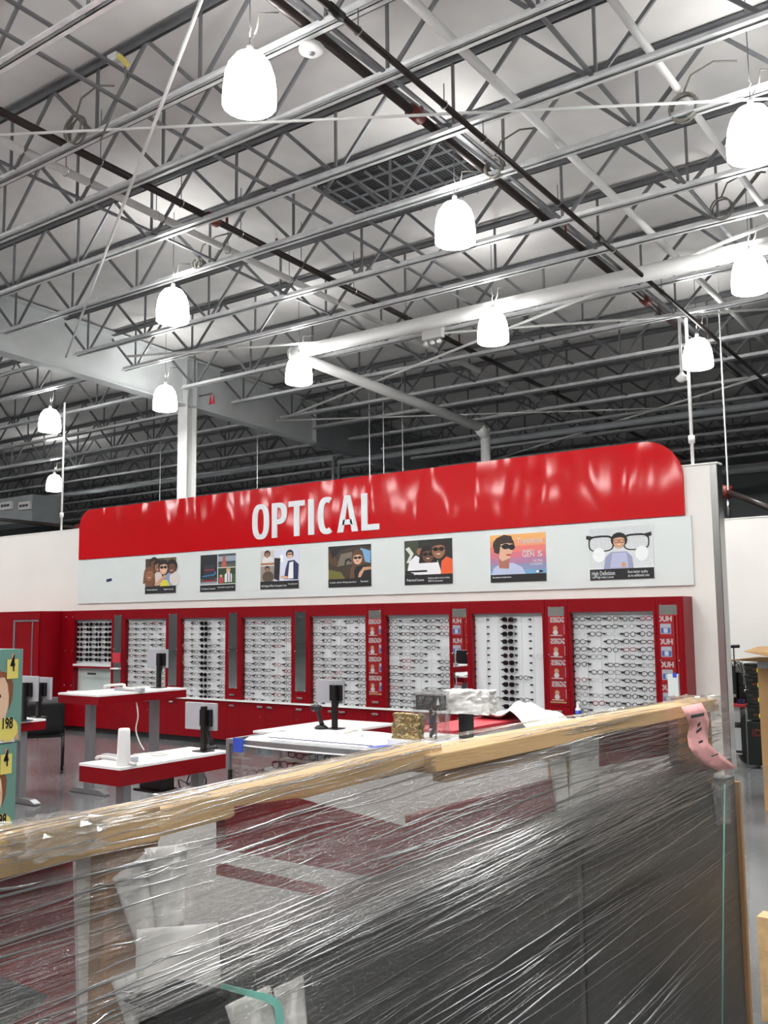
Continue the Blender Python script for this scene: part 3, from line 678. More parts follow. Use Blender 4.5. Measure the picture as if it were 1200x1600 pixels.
P7 += face(.49, .72, .115, SK4, (24, 20, 20)) + [(BLK, rc(.4, .725, .58, .733)), (BLK, sup(.445, .72, .036, .03)), (SK4, sup(.445, .72, .029, .022)), (BLK, sup(.535, .72, .036, .03)), (SK4, sup(.535, .72, .029, .022)), (SK4, ell(.55, .27, .04, .05)), (BLK, rc(.02, 0, 1, .2))]
LBL = [('leftmost poster showing a group of smiling friends', [('Premium Eyewear', .06, .09, .36, .05), ('Stylish brands', .62, .09, .3, .04)]),
       ('second poster from the left, showing contact lens packaging', [('Contact Lenses', .04, .06, .4, .05), ('Top brands at a great value', .5, .09, .46, .04)]),
       ('third poster from the left, showing a man in a navy suit at a computer', [('HD Digital Office Computer Lens', .03, .06, .66, .055), ('Reduce digital eyestrain', .73, .1, .24, .035)]),
       ('fourth poster from the left, showing a woman in sunglasses in a car', [('A wider, clearer driving experience', .04, .1, .62, .04), ('Sunwear', .76, .1, .18, .05)]),
       ('third poster from the right, showing two people in sunglasses hugging', [('Polarized Lenses', .05, .08, .36, .06), ('Reduces glare and provides', .5, .12, .44, .042), ('100% UV protection', .5, .055, .3, .042)]),
       ('second poster from the right, with an orange to blue gradient reading Transitions', [('Transitions', .5, .79, .45, .13), ('GEN', .59, .51, .21, .12), ('S', .86, .51, .08, .12), ('NEW GENERATION', .59, .625, .2, .035), ('ULTRA', .78, .4, .17, .05), ('DYNAMIC', .73, .33, .22, .05), ('See smarter everyday lenses', .04, .09, .34, .04)]),
       ('rightmost poster, showing a man before giant eyeglasses', [('High Definition', .05, .085, .36, .085), ('1.60 High Index Lenses', .05, .03, .34, .045), ('Even better quality', .61, .11, .3, .055), ('at no additional cost', .61, .04, .32, .055)])]
PX = [((227, 871), (275, 929)), ((313, 865), (368, 926)), ((407, 858), (467, 922)), ((513, 851), (580, 919)), ((632, 842), (707, 915)), ((766, 833), (853, 911)), ((919, 822), (1021, 907))]
for k, ((a, b_), art) in enumerate(zip(PX, (P1, P2, P3, P4, P5, P6, P7))):
    yc = (a[1]+b_[1])/2; x0 = onY(a[0], yc, YW-.03).x; x1 = onY(b_[0], yc, YW-.03).x; xm = (a[0]+b_[0])/2
    sl_ = (b_[0]-a[0])*(.045-.035*(k/6))*.5
    z1 = onY(xm, a[1]-0+ (1 if k < 6 else 0), YW-.03).z; z0 = onY(xm, b_[1]-2, YW-.03).z
    t = thing('poster', LBL[k][0], 'poster', ((x0+x1)/2, YW-.028, z0))
    B('sheet', 'paper', t, (x0, x1, YW-.028, YW-.0225, z0, z1))
    T = Matrix.Translation((x0, YW-.0285, z0)) @ Matrix.Rotation(math.pi/2, 4, 'X')
    W_, H_ = x1-x0, z1-z0
    paint('picture', art, T, W_, H_, t, min(.00012, .004/len(art)))
    for s, tx, ty, tw, th in LBL[k][1]:
        lettering(s, th*H_*1.35, T @ Matrix.Translation((tx*W_, ty*H_, .0046)), 'letter', t, width=tw*W_)

# ================================================================== RED WALL FIXTURES
def XF(px, py=1000): return onY(px, py, YF).x
ZT = 1.91; ZL = .625
BAY = [(115, 174), (195, 259), (282, 352), (377, 455), (484, 571), (603, 702), (738, 848), (892, 1022)]
MIR = [(178.5, 190), (264, 277), (358, 371), (461.5, 478), (576.5, 596), (708, 730), (857.5, 883), (1032, 1060)]
NAME = ['leftmost', 'second from the left', 'third from the left', 'fourth from the left', 'fourth from the right', 'third from the right', 'second from the right', 'rightmost']
BX = [(XF(a), XF(b_)) for a, b_ in BAY]; MX = [(XF(a), XF(b_)) for a, b_ in MIR]
XEND0, XEND1 = XF(97, 955), XF(1064, 932)
def handle(o, x, z, w=.1):
    h = MB().box(x-w/2, x+w/2, YF-.024, YF-.004, z-.012, z+.012).build('handle', 'chrome', o, bevel=.003)
def lock(o, x, z): MB().tube([(x, YF-.006, z), (x, YF+.002, z)], .008, 8).build('lock', 'chrome', o)
boards = []
for k in range(8):
    x0, x1 = BX[k]
    u0 = x0-.03; u1 = x1+.03
    t = thing('display_cabinet', f'red display cabinet with a white eyewear board, {NAME[k]} of eight', 'cabinet', ((u0+u1)/2, YF, 0), 'red display cabinets along the wall')
    B('fascia', 'red', t, (u0+.002, u1-.002, YF, YF+.03, 1.765, ZT))
    B('side_stile', 'red', t, (u0+.002, x0, YF, YF+.1, ZL+.01, 1.765)); B('side_stile', 'red', t, (x1, u1-.002, YF, YF+.1, ZL+.01, 1.765))
    B('carcass', 'red', t, (u0+.001, u1-.001, YF+.115, YW-.001, .08, ZT-.002))
    B('plinth', 'rubber', t, (u0, u1, YF+.06, YF+.1, 0, .08))
    xm = (u0+u1)/2
    for a, b_, hx in ((u0+.002, xm-.002, xm-.09), (xm+.002, u1-.002, xm+.09)):
        d = B('door', 'red', t, (a, b_, YF, YF+.02, .085, ZL-.015)); handle(d, hx, ZL-.07); lock(d, hx, ZL-.2)
    if k == 0:
        zb = onY(140, 1038, YF).z
        bd = B('display_board', 'board', t, (x0, x1, YF+.07, YF+.085, zb, 1.765)); boards.append(bd)
        B('shelf_edge', 'board', t, (x0, x1, YF-.005, YF+.1, zb-.03, zb))
        B('red_rail', 'red', t, (x0, x1, YF, YF+.1, zb-.06, zb-.03))
        B('case_back', 'board', t, (x0, x1, YF+.1, YF+.11, ZL+.01, zb-.06))
        B('glass_door', 'glass', t, (x0+.005, (x0+x1)/2-.003, YF+.012, YF+.018, ZL+.015, zb-.065)); B('glass_door', 'glass', t, ((x0+x1)/2+.003, x1-.005, YF+.012, YF+.018, ZL+.015, zb-.065))
        B('glass_shelf', 'glass', t, (x0+.005, x1-.005, YF+.03, YF+.1, .84, .848))
        B('lock_bar', 'black', t, ((x0+x1)/2-.1, (x0+x1)/2+.1, YF+.0, YF+.012, .9, .93))
    else:
        bd = B('display_board', 'board', t, (x0, x1, YF+.07, YF+.085, ZL+.01, 1.765)); boards.append(bd)
        nc = 6
        for c_ in range(1, nc):
            xx = x0+(x1-x0)*c_/nc; B('channel', 'board', t, (xx-.008, xx+.008, YF+.064, YF+.07, ZL+.03, 1.74))
    B('reveal', 'alu', t, (x0, x1, YF+.03, YF+.07, 1.745, 1.765))
for k in range(8):
    x0, x1 = MX[k]; u0 = BX[k][1]+.03; u1 = BX[k+1][0]-.03 if k < 7 else XEND1
    t = thing('mirror_cabinet', f'narrow red cabinet with a tall mirror, right of the {NAME[k]} display board' if k not in (1, 2, 3, 4, 5, 6) else f'narrow red cabinet with a tall mirror, {NAME[k]} of eight', 'cabinet', ((u0+u1)/2, YF, 0), 'narrow mirror cabinets between the displays')
    zt, zb = 1.825, .79
    if k == 7: zb = .70
    B('fascia', 'red', t, (u0+.002, u1-.002, YF, YF+.03, 1.85, ZT))
    B('front_panel', 'red', t, (u0+.002, u1-.002, YF, YF+.05, .755, 1.848))
    B('drawer', 'red', t, (u0+.002, u1-.002, YF, YF+.05, ZL+.012, .752))
    o = t.children[-1] if t.children else None
    d = [c_ for c_ in bpy.data.objects if c_.parent == t and c_.name.startswith('drawer')][-1]
    handle(d, (u0+u1)/2, .7)
    mi = B('mirror', 'mirror', t, (x0, x1, YF-.006, YF-.001, zb, zt))
    for cx in (x0+.02, x1-.02):
        for cz in (zb, zt, (zb+zt)/2):
            MB().lathe([(.003, -.007), (.007, -.004), (.007, .004), (.003, .007)], (cx if cz != (zb+zt)/2 else (x0-.004 if cx < (x0+x1)/2 else x1+.004), YF-.008, cz), 8).build('mirror_clip', 'chrome', mi, smooth=True)
    B('carcass', 'red', t, (u0+.001, u1-.001, YF+.06, YW-.001, .08, ZT-.002))
    B('plinth', 'rubber', t, (u0, u1, YF+.06, YF+.1, 0, .08))
    d = B('door', 'red', t, (u0+.002, u1-.002, YF, YF+.02, .085, ZL-.015)); handle(d, u0+.12, ZL-.07); lock(d, u0+.07, ZL-.2)
    if k == 0: B('small_shelf', 'laminate', t, (x0-.01, x1+.01, YF-.06, YF-.01, 1.0, 1.02)); B('card_rack', 'red_top', t, (x0, x1, YF-.03, YF-.008, 1.1, 1.25))
B('ledge', 'laminate', None, (BX[0][0]-.1, XEND1+.01, YF-.03, YF+.115, ZL-.012, ZL+.01))
tag(bpy.data.objects['ledge'], 'thin white ledge running along the red wall cabinets', 'ledge')
# end panels and the perforated stile at the left
t = thing('end_panel', 'red end panel with screw heads left of the first display', 'panel', (XEND0, YF, 0))
B('stile', 'red', t, (XEND0, BX[0][0]-.032, YF, YW-.001, .08, ZT)); B('kick', 'rubber', t, (XEND0, BX[0][0]-.032, YF+.06, YF+.1, 0, .08))
for z in (.72, 1.27, 1.81):
    for x in (XEND0+.12, XEND0+.3): MB().lathe([(.003, -.012), (.012, -.008), (.012, .008), (.003, .012)], (x, YF-.004, z), 8).build('screw', 'chrome', t)
o = tag(B('side_panel', 'red', None, (XEND1+.001, XEND1+.021, YF-.002, YW-.002, 0, ZT)), 'red side panel closing the right end of the wall cabinets', 'panel')

p = onY(901, 1100, YF-.01)
t = thing('spray_bottle', 'white bottle with a blue label on the ledge below the rightmost board', 'bottle', (p.x, YF-.005, ZL+.01))
MB().lathe([(.028, 0), (.03, .01), (.03, .1), (.012, .125), (.012, .15)], (p.x, YF+.02, ZL+.0105), 14).build('body', 'laminate', t, smooth=True)
MB().lathe([(.0306, .025), (.0306, .085)], (p.x, YF+.02, ZL+.0105), 14).build('label', 'blue', t, smooth=True); B('nozzle', 'laminate', t, (p.x-.012, p.x+.03, YF+.01, YF+.03, ZL+.16, ZL+.185))
p = onY(1043, 1053, YF-.02); p2 = onY(1061, 1088, YF-.02)
t = thing('white_card', 'white card with blue tape hung over the rightmost mirror', 'card', (p.x, YF-.03, p2.z))
B('card', 'panel_white', t, (p.x, p2.x, YF-.024, YF-.0165, p2.z, p.z)); B('tape', 'blue', t, ((p.x+p2.x)/2, (p.x+p2.x)/2+.04, YF-.026, YF-.0241, p.z-.035, p.z+.01))

# tall red cabinet at the far left, proud of the run
XC = XEND0-.0; YC0 = 9.28
t = thing('tall_cabinet', 'tall plain red cabinet at the far left with aluminium door tracks', 'cabinet', (XC-.9, YC0, 0))
B('carcass', 'red', t, (XC-4, XC-.002, YC0+.02, YW-.001, .0, ZT))
xa, xb = onY(24, 1000, YC0).x, onY(50, 1000, YC0).x
B('door', 'red', t, (XC-4, xa-.06, YC0, YC0+.018, .1, ZT-.02)); B('door', 'red', t, (xa, xb, YC0, YC0+.018, .1, 1.74)); B('door', 'red', t, (xb+.03, XC-.03, YC0, YC0+.018, .1, 1.74))
B('header', 'red', t, (xa-.06, XC-.01, YC0, YC0+.018, 1.775, ZT-.01))
B('track', 'alu', t, (xa-.05, xa-.005, YC0-.012, YC0, .1, 1.76)); B('track', 'alu', t, (xb+.003, xb+.027, YC0-.012, YC0, .1, 1.74)); B('track', 'alu', t, (xa-.05, XC-.04, YC0-.012, YC0, 1.745, 1.77))
B('label_holder', 'silver_plastic', t, (XC-.35, XC-.1, YC0-.01, YC0, .72, .8))
# low red counter by the tall cabinet
p = onZ(85, 1148, 0)
t = thing('low_cabinet', 'low red cabinet with a white top under the tall red cabinet', 'cabinet', (XC-.3, YC0-.25, 0))
B('body', 'red', t, (XC-2.2, XC+.02, YC0-.5, YC0-.02, 0, .36)); B('top', 'laminate', t, (XC-2.2, XC+.08, YC0-.53, YC0-.02, .36, .385))

# ------------------------------------------------------------------ eyeglass frames and sunglasses on the boards
def glasses_mesh(name, kind, m, sun=False):
    mb = MB(); W_ = .062
    rx, rz_ = {'round': (.024, .022), 'rect': (.028, .017), 'wide': (.029, .021)}[kind]
    e = {'round': 2, 'rect': 4, 'wide': 2.8}[kind]
    r = .0026 if m in ('frame_black', 'frame_brown', 'frame_red') else .0017
    for s in (-1, 1):
        pts_ = []
        for k in range(13):
            a_ = 2*math.pi*k/12; c_, s_ = math.cos(a_), math.sin(a_)
            pts_.append((s*.034+rx*math.copysign(abs(c_)**(2/e), c_), 0, rz_*math.copysign(abs(s_)**(2/e), s_)))
        if sun: mb.prism(pts_[:-1], (0, -.004, 0))
        mb.tube(pts_, r*1.35, 4, False)
        mb.bar((s*(.034+rx), 0, rz_*.45), (s*.076, .02, rz_*.45), r*2.6, r*3.2)
        mb.bar((s*.072, .012, rz_*.45), (s*.073, .075, rz_*.4), r*2, r*2.6)
    mb.bar((-.012, 0, rz_*.35), (.012, 0, rz_*.35), r*2, r*2)
    o = mb.build(name, m, None, origin=(0, 0, 0)); me = o.data
    col.objects.unlink(o); bpy.data.objects.remove(o)
    return me
KND = ['rect', 'wide', 'round']; COLS = [('frame_black', 'black'), ('frame_black', 'black'), ('frame_brown', 'dark brown'), ('frame_metal', 'thin metal'), ('frame_clear', 'pale clear'), ('frame_brown', 'dark brown'), ('frame_black', 'black'), ('frame_black', 'black'), ('frame_red', 'red')]
GM = {(kd, c_): glasses_mesh('eyeglass_frame', kd, c_) for kd in KND for c_ in ('frame_black', 'frame_brown', 'frame_metal', 'frame_clear', 'frame_red')}
SG = [glasses_mesh('sunglasses', kd, 'lens_dark', True) for kd in ('wide', 'round', 'rect')]
rg = random.Random(11); nfr = 0
ROWS, RP, RZT = 14, .0805, 1.69
def fr(me, name, label, cat, loc, group, sc_=1.0):
    o = bpy.data.objects.new(name, me); col.objects.link(o); o.location = loc; o.scale = (sc_, sc_, sc_); WL[o.name] = V(loc)
    o.rotation_euler = (rg.uniform(-.06, .06), rg.uniform(-.05, .05), rg.uniform(-.1, .1))
    return tag(o, label, cat, group)
def pegs(k, xs, zs):
    mb = MB()
    for x in xs:
        for z in zs:
            for s in (-.088, .088): mb.box(x+s-.006, x+s+.006, YF+.035, YF+.07, z-.004, z+.012)
    t = boards[k].parent
    stuff(mb.build('display_pegs', 'black', t))
rest = []
for k in (7, 6, 5, 4, 3, 2, 1):
    x0, x1 = BX[k]; nc = 5; gap = (x1-x0)/nc; sc_ = min(1.16, gap/.175)
    xs = [x0+gap*(c_+.5) for c_ in range(nc)]; zs = [RZT-RP*r for r in range(ROWS)]
    pegs(k, xs, zs)
    bn = f'{NAME[k]} display board' if k == 7 else f'display board {NAME[k]}'
    suncol = {6: 2, 2: 2}.get(k)
    for r in range(ROWS):
        for c_ in range(nc):
            loc = V((xs[c_]+rg.uniform(-.006, .006), YF+.03, zs[r]+rg.uniform(-.004, .004)))
            if c_ == suncol:
                fr(SG[rg.choice((0, 0, 1, 2))], 'sunglasses', f'dark sunglasses, {ORD[r+1]} from the top, {bn}', 'sunglasses', loc, 'column of dark sunglasses', sc_*1.12)
                continue
            if rg.random() < (.88 if k == 6 else .07): continue
            cm, cn = rg.choice(COLS if k != 2 else COLS[3:6]); kd = rg.choice(KND)
            if rg.random() < .5 and cm == 'frame_clear': cm, cn = COLS[0]
            nfr += 1
            if nfr <= 300:
                fr(GM[kd, cm], 'eyeglass_frame', f'{cn} eyeglass frame, {ORD[r+1]} row, {ORD[c_+1]} column, {bn}', 'eyeglasses', loc, 'eyeglass frames on the wall boards', sc_)
            else: rest.append((GM[kd, cm], cm, loc, sc_))
for cm in sorted({q[1] for q in rest}):
    mb = MB()
    for me, c_, loc, s_ in rest:
        if c_ == cm: mb.add([loc+p.co*s_ for p in me.vertices], [tuple(p.vertices) for p in me.polygons])
    o = stuff(mb.build('eyeglass_frames', cm, None)); o['label'] = f'remaining small {cm.split("_")[1]} eyeglass frames on the left display boards'; o['category'] = 'eyeglasses'
x0, x1 = BX[0]; gap = (x1-x0)/4
for r in range(8):
    for c_ in range(4):
        z = 1.69-r*.0795
        fr(SG[rg.choice((0, 0, 1, 2))], 'sunglasses', f'dark sunglasses, {ORD[r+1]} row, {ORD[c_+1]} column, leftmost display board', 'sunglasses', (x0+gap*(c_+.5), YF+.03, z), 'sunglasses on the leftmost board', 1.25)
pegs(0, [x0+gap*(c_+.5) for c_ in range(4)], [1.69-r*.0795 for r in range(8)])

# ================================================================== DESKS AND WHAT STANDS ON THEM
def leg(t, x, y, ztop, fx=.58):
    l_ = MB().box(x-.045, x+.045, y-.035, y+.035, .05, ztop).build('leg', 'alu', t, bevel=.004)
    B('inner_column', 'silver_plastic', l_, (x-.038, x+.038, y-.028, y+.028, ztop-.0, ztop+.003))
    f = MB().prism([(x-fx/2, y-.035, .005), (x+fx/2, y-.035, .005), (x+fx/2, y-.035, .02), (x+fx/2-.08, y-.035, .05), (x-fx/2+.08, y-.035, .05), (x-fx/2, y-.035, .02)], (0, .07, 0)).build('foot', 'alu', t)
def desk(x0, x1, y0, y1, z, label, legs, ap=.1):
    t = thing('desk', label, 'desk', ((x0+x1)/2, (y0+y1)/2, 0))
    B('top', 'laminate', t, (x0, x1, y0, y1, z-.02, z), bevel=.002)
    th = .02; e = .002
    B('apron', 'red', t, (x0+e, x1-e, y0+e, y0+th, z-ap, z-.02)); B('apron', 'red', t, (x0+e, x1-e, y1-th, y1-e, z-ap, z-.02))
    B('apron', 'red', t, (x0+e, x0+th, y0+th, y1-th, z-ap, z-.02)); B('apron', 'red', t, (x1-th, x1-e, y0+th, y1-th, z-ap, z-.02))
    for lx, ly in legs: leg(t, lx, ly, z-.02)
    return t
def monitor(px, py, z, label, w=.34, h=.23, ph=.36, off=-.11, yaw=0, zc=None):
    b = onZ(px, py, z)
    t = thing('monitor', label, 'monitor', b)
    B('base_plate', 'black_metal', t, (b.x-.07, b.x+.07, b.y-.06, b.y+.06, z, z+.008), bevel=.002)
    B('pole', 'black_metal', t, (b.x-.02, b.x+.02, b.y-.02, b.y+.02, z+.008, z+ph), bevel=.003)
    T = rotz(b.x, b.y+.06, z, yaw); mb = MB(); mb.T = T; zc = zc or ph-.06
    mb.box(off-w/2, off+w/2, .0, .03, zc-h/2, zc+h/2); s_ = mb.build('back_cover', 'silver_plastic', t, bevel=.004)
    mb = MB(); mb.T = T; mb.box(off-w/2+.004, off+w/2-.004, .03, .036, zc-h/2+.004, zc+h/2-.004); mb.build('screen', 'black', t)
    mb = MB(); mb.T = T; mb.box(-.075, .045, -.04, -.002, zc-.075, zc+.06); mb.build('bracket', 'black_metal', t, bevel=.004)
    mb = MB(); mb.T = T; mb.tube([(-.02, -.02, zc-.07), (-.03, -.03, zc-.12), (.0, -.02, zc-.13), (.02, -.03, zc-.08)], .006, 6); mb.build('cable', 'black', t, smooth=True)
    return t
def scanner(px, py, z, label):
    b = onZ(px, py, z); t = thing('barcode_scanner', label, 'scanner', b); T = rotz(b.x, b.y, b.z, 15)
    mb = MB(); mb.T = T; mb.lathe([(.055, 0), (.06, .012), (.04, .03), (.02, .035)], (0, 0, 0), 16); mb.build('base', 'black', t, smooth=True)
    mb = MB(); mb.T = T; mb.tube([(.01, 0, .03), (-.01, 0, .08), (-.03, 0, .14), (-.04, 0, .17)], [.022, .017, .018, .022], 10); mb.build('grip', 'black', t, smooth=True)
    mb = MB(); mb.T = T; mb.tube([(-.0, 0, .178), (-.05, 0, .18), (-.085, 0, .172)], [.02, .028, .03], 10); mb.build('head', 'black', t, smooth=True)
    mb = MB(); mb.T = T; mb.box(-.06, -.03, -.012, .012, .2, .212); mb.build('trigger_light', 'silver_plastic', t)
def wire(name, label, pts, r=.006, m='cable_white'):
    o = MB().tube(smoothed(pts), r, 6).build(name, m, None, smooth=True); tag(o, label, 'cable'); return o
def smoothed(pts, n=5):
    pts = [V(p) for p in pts]; out = []
    for i in range(len(pts)-1):
        p0, p1, p2, p3 = pts[max(i-1, 0)], pts[i], pts[i+1], pts[min(i+2, len(pts)-1)]
        for k in range(n):
            s = k/n; out.append(.5*((2*p1)+(p2-p0)*s+(2*p0-5*p1+4*p2-p3)*s*s+(3*p1-p0-3*p2+p3)*s**3))
    return out+[pts[-1]]
# desk by the wall (raised)
c1 = onZ(154, 1086, 1.0); c2 = onZ(278, 1074, 1.0)
ax0, ax1, ay0, ay1 = c1.x-.66, c1.x, c1.y, c2.y
desk(ax0, ax1, ay0, ay1, 1.0, 'raised red and white desk nearest the wall cabinets', [((ax0+ax1)/2, ay0+.16), ((ax0+ax1)/2, ay1-.16)])
monitor(248, 1074.5, 1.0, 'grey backed monitor on the raised desk by the wall', w=.32, h=.2, ph=.37)
q = onZ(200, 1081, 1.0)
wire('cable_bundle', 'white cable bundle lying on the raised desk', [q+V((-.5, .1, .02)), q+V((-.35, 0, .05)), q+V((-.2, .1, .06)), q+V((-.05, .0, .04)), q+V((.05, .1, .02))], .016)
tag(B('power_strip', 'silver_plastic', None, (q.x-.3, q.x+.12, q.y+.06, q.y+.12, 1.0, 1.035), bevel=.004), 'pale power strip on the raised desk by the wall', 'power strip')
pa, pb = onY(213, 1097, ay0+.5), onY(225, 1172, ay0+.5)
wire('hanging_cable', 'white cable hanging below the raised desk', [pa, pa+V((.03, 0, -.14)), pa+V((-.0, 0, -.28)), pa+V((.06, 0, -.4)), pb], .008)
# front desk
BZ = .66
c1 = onZ(187, 1200, BZ); c2 = onZ(351, 1172, BZ); bx1, by0, by1 = c1.x, c1.y, c2.y; bx0 = onZ(117, 1193, BZ).x
desk(bx0, bx1, by0, by1, BZ, 'low red and white desk nearest the wooden rail', [((bx0+bx1)/2+.06, by0+.18), ((bx0+bx1)/2+.06, by1-.18)], .135)
monitor(318, 1174, BZ, 'grey backed monitor on the low front desk', w=.36, h=.22, ph=.36, zc=.27)
scanner(330, 1170, BZ, 'black barcode scanner on the low front desk')
q = onZ(193, 1196, BZ)
t = thing('cup_stack', 'tall stack of white paper cups on the low front desk', 'cups', q)
for k in range(1): MB().lathe([(.046, 0), (.05, .01), (.043, .25), (.04, .265), (.036, .268)], q, 20).build('cup', 'paper', t, smooth=True)
for k in range(9): MB().lathe([(.0485-.0006*k*1.2, .03+k*.025), (.0495-.0006*k*1.2, .033+k*.025), (.0485-.0006*k*1.2, .036+k*.025)], q, 20).build('cup_rim', 'paper', t, smooth=True)
q = onZ(160, 1190, BZ)
tag(B('power_strip', 'silver_plastic', None, (q.x-.12, q.x+.26, q.y+.08, q.y+.13, BZ, BZ+.04), bevel=.004), 'pale power strip on the low front desk', 'power strip')
wire('cable_bundle', 'white cable bundle beside the paper cups', [q+V((-.1, .02, .015)), q+V((0, -.02, .04)), q+V((.1, .03, .03)), q+V((.22, -.0, .02)), q+V((.42, -.03, .015))], .013)
q = onZ(235, 1183, BZ)
wire('adapter_cable', 'coiled white adapter cable in the middle of the low front desk', [q+V((-.15, -.05, .01)), q+V((-.05, .08, .02)), q+V((.08, .1, .02)), q+V((.1, .0, .02)), q+V((-.02, -.04, .02)), q+V((.05, -.08, .01))], .008)
tag(B('adapter', 'laminate', None, (q.x-.04, q.x+.06, q.y-.1, q.y-.04, BZ, BZ+.025), bevel=.004), 'small white adapter on the low front desk', 'adapter')
q = onY(312, 1195, by1-.1)
wire('hanging_cable', 'tangle of black cables under the low front desk', [q+V((.1, 0, 0)), q+V((0, 0, -.1)), q+V((-.15, 0, -.16)), q+V((-.05, 0, -.02)), q+V((.08, 0, -.12)), q+V((-.02, 0, -.2)), q+V((-.25, 0, -.14)), q+V((-.2, 0, -.28)), q+V((-.3, 0, -.33))], .006, 'black')
q = V(((bx0+bx1)/2, (by0+by1)/2, 0))
t = thing('power_box', 'black power box hanging under the low front desk', 'box', q); B('box', 'black', t, (q.x-.12, q.x+.12, q.y-.07, q.y+.07, .42, .54)); B('tray', 'black_metal', t, (q.x-.16, q.x+.16, q.y-.1, q.y+.1, .4, .42)); B('bracket', 'black_metal', t, (q.x-.01, q.x+.01, q.y-.01, q.y+.01, .54, BZ-.02))
# small desk beside the showcase
c1 = onZ(553, 1140, .78)
desk(c1.x-.7, c1.x, c1.y-.5, c1.y+.6, .78, 'white topped red desk behind the glass showcase', [(c1.x-.35, c1.y-.3), (c1.x-.35, c1.y+.4)])
monitor(523, 1139, .78, 'grey backed monitor behind the glass showcase', w=.3, h=.2, ph=.37)
scanner(502, 1139, .78, 'black barcode scanner behind the glass showcase')
# left desk with chair
c1 = onZ(72, 1123, .78); lx1, ly1 = c1.x, c1.y
desk(lx1-.7, lx1, ly1-1.4, ly1, .78, 'red and white desk at the left edge beside the black chair', [(lx1-.1, ly1-.2), (lx1-.1, ly1-1.2)])
monitor(60, 1121, .78, 'silver backed monitor on the left edge desk', w=.3, h=.22, ph=.34, off=-.06)
monitor(37, 1126, .78, 'silver backed monitor partly behind the teal carton', w=.3, h=.24, ph=.36, off=-.05)
# chair
q = onZ(66, 1205, 0); cx, cy = q.x, q.y
t = thing('chair', 'black upholstered side chair between the left desk and the cabinets', 'chair', (cx, cy, 0))
T = rotz(cx, cy, 0, -127)
def cb(name, m, bv, *b): mb = MB(); mb.T = T; mb.box(*b); return mb.build(name, m, t, bevel=bv)
cb('seat', 'black', .03, -.24, .24, -.24, .24, .40, .47)
pts_ = [[T @ V((-.23+.46*i/8, .2+.05*math.sin(math.pi*i/8)+ .02*j, .46+.4*j/4 - (0 if j < 4 else .0))) for i in range(9)] for j in range(5)]
MB().grid(pts_).build('backrest', 'black', t, solid=.08, smooth=True)
for sx, sy in ((-.22, -.2), (.22, -.2), (-.22, .22), (.22, .22)):
    MB().tube([T @ V((sx, sy, .42)), T @ V((sx, sy, .02))], .014, 8).build('leg', 'black_metal', t, smooth=True)
for sx in (-.22, .22): MB().tube([T @ V((sx, -.26, .015)), T @ V((sx, .28, .015))], .014, 8).build('sled_rail', 'black_metal', t, smooth=True)
for sx in (-.22, .22): MB().tube([T @ V((sx, .22, .42)), T @ V((sx, .24, .8))], .013, 8).build('back_post', 'black_metal', t, smooth=True)

# ------------------------------------------------------------------ glass showcase with frames inside
SZ = 1.0
c1 = onZ(353, 1154, SZ); c2 = onZ(428, 1142, SZ); c3 = onZ(575, 1175, SZ)
ex0, ex1, ey0, ey1 = c1.x, c3.x, c1.y, c2.y+.05
t = thing('glass_showcase', 'grey framed glass showcase holding rows of eyeglasses', 'showcase', ((ex0+ex1)/2, (ey0+ey1)/2, 0))
f = .028
for x in (ex0, ex1-f):
    for y in (ey0, ey1-f): B('post', 'alu', t, (x, x+f, y, y+f, .0, SZ-f))
B('top_rail', 'alu', t, (ex0, ex1, ey0, ey0+f, SZ-f, SZ)); B('top_rail', 'alu', t, (ex0, ex1, ey1-f, ey1, SZ-f, SZ))
B('top_rail', 'alu', t, (ex0, ex0+f, ey0+f, ey1-f, SZ-f, SZ)); B('top_rail', 'alu', t, (ex1-f, ex1, ey0+f, ey1-f, SZ-f, SZ))
B('glass_front', 'glass', t, (ex0+f, ex1-f, ey0+.008, ey0+.014, .36, SZ-f)); B('glass_side', 'glass', t, (ex0+.008, ex0+.014, ey0+f, ey1-f, .36, SZ-f))
B('glass_top', 'glass', t, (ex0+f, ex1-f, ey0+f, ey1-f, SZ-.012, SZ-.004))
B('back_board', 'board', t, (ex0+.4, ex1-f, ey1-f-.01, ey1-f, .36, SZ-f)); B('base', 'red', t, (ex0+.01, ex1-.01, ey0+.01, ey1-.01, .0, .36))
B('lock', 'black', t, (ex0+f, ex0+f+.02, ey0-.008, ey0+.008, .72, .82))
sh = []
for k, z in enumerate((.775, .825, .875, .92)):
    y0 = ey0+.05+k*.085; B('display_step', 'laminate', t, (ex0+.14+k*.05, ex1-.06, y0, y0+.07, z-.015, z)); sh.append((y0+.03, z, ex0+.14+k*.05))
gi = 0
for k, (y, z, xs) in enumerate(sh):
    for c_ in range(6):
        x = xs+.1+c_*.165
        if x < ex1-.12:
            fr(GM[rg.choice(KND), rg.choice(('frame_black', 'frame_black', 'frame_brown'))], 'eyeglass_frame', f'eyeglass frame inside the glass showcase, {ORD[4-k]} step from the top, {ORD[c_+1]} from the left', 'eyeglasses', (x, y, z+.022), 'eyeglasses inside the showcase', 1.0)
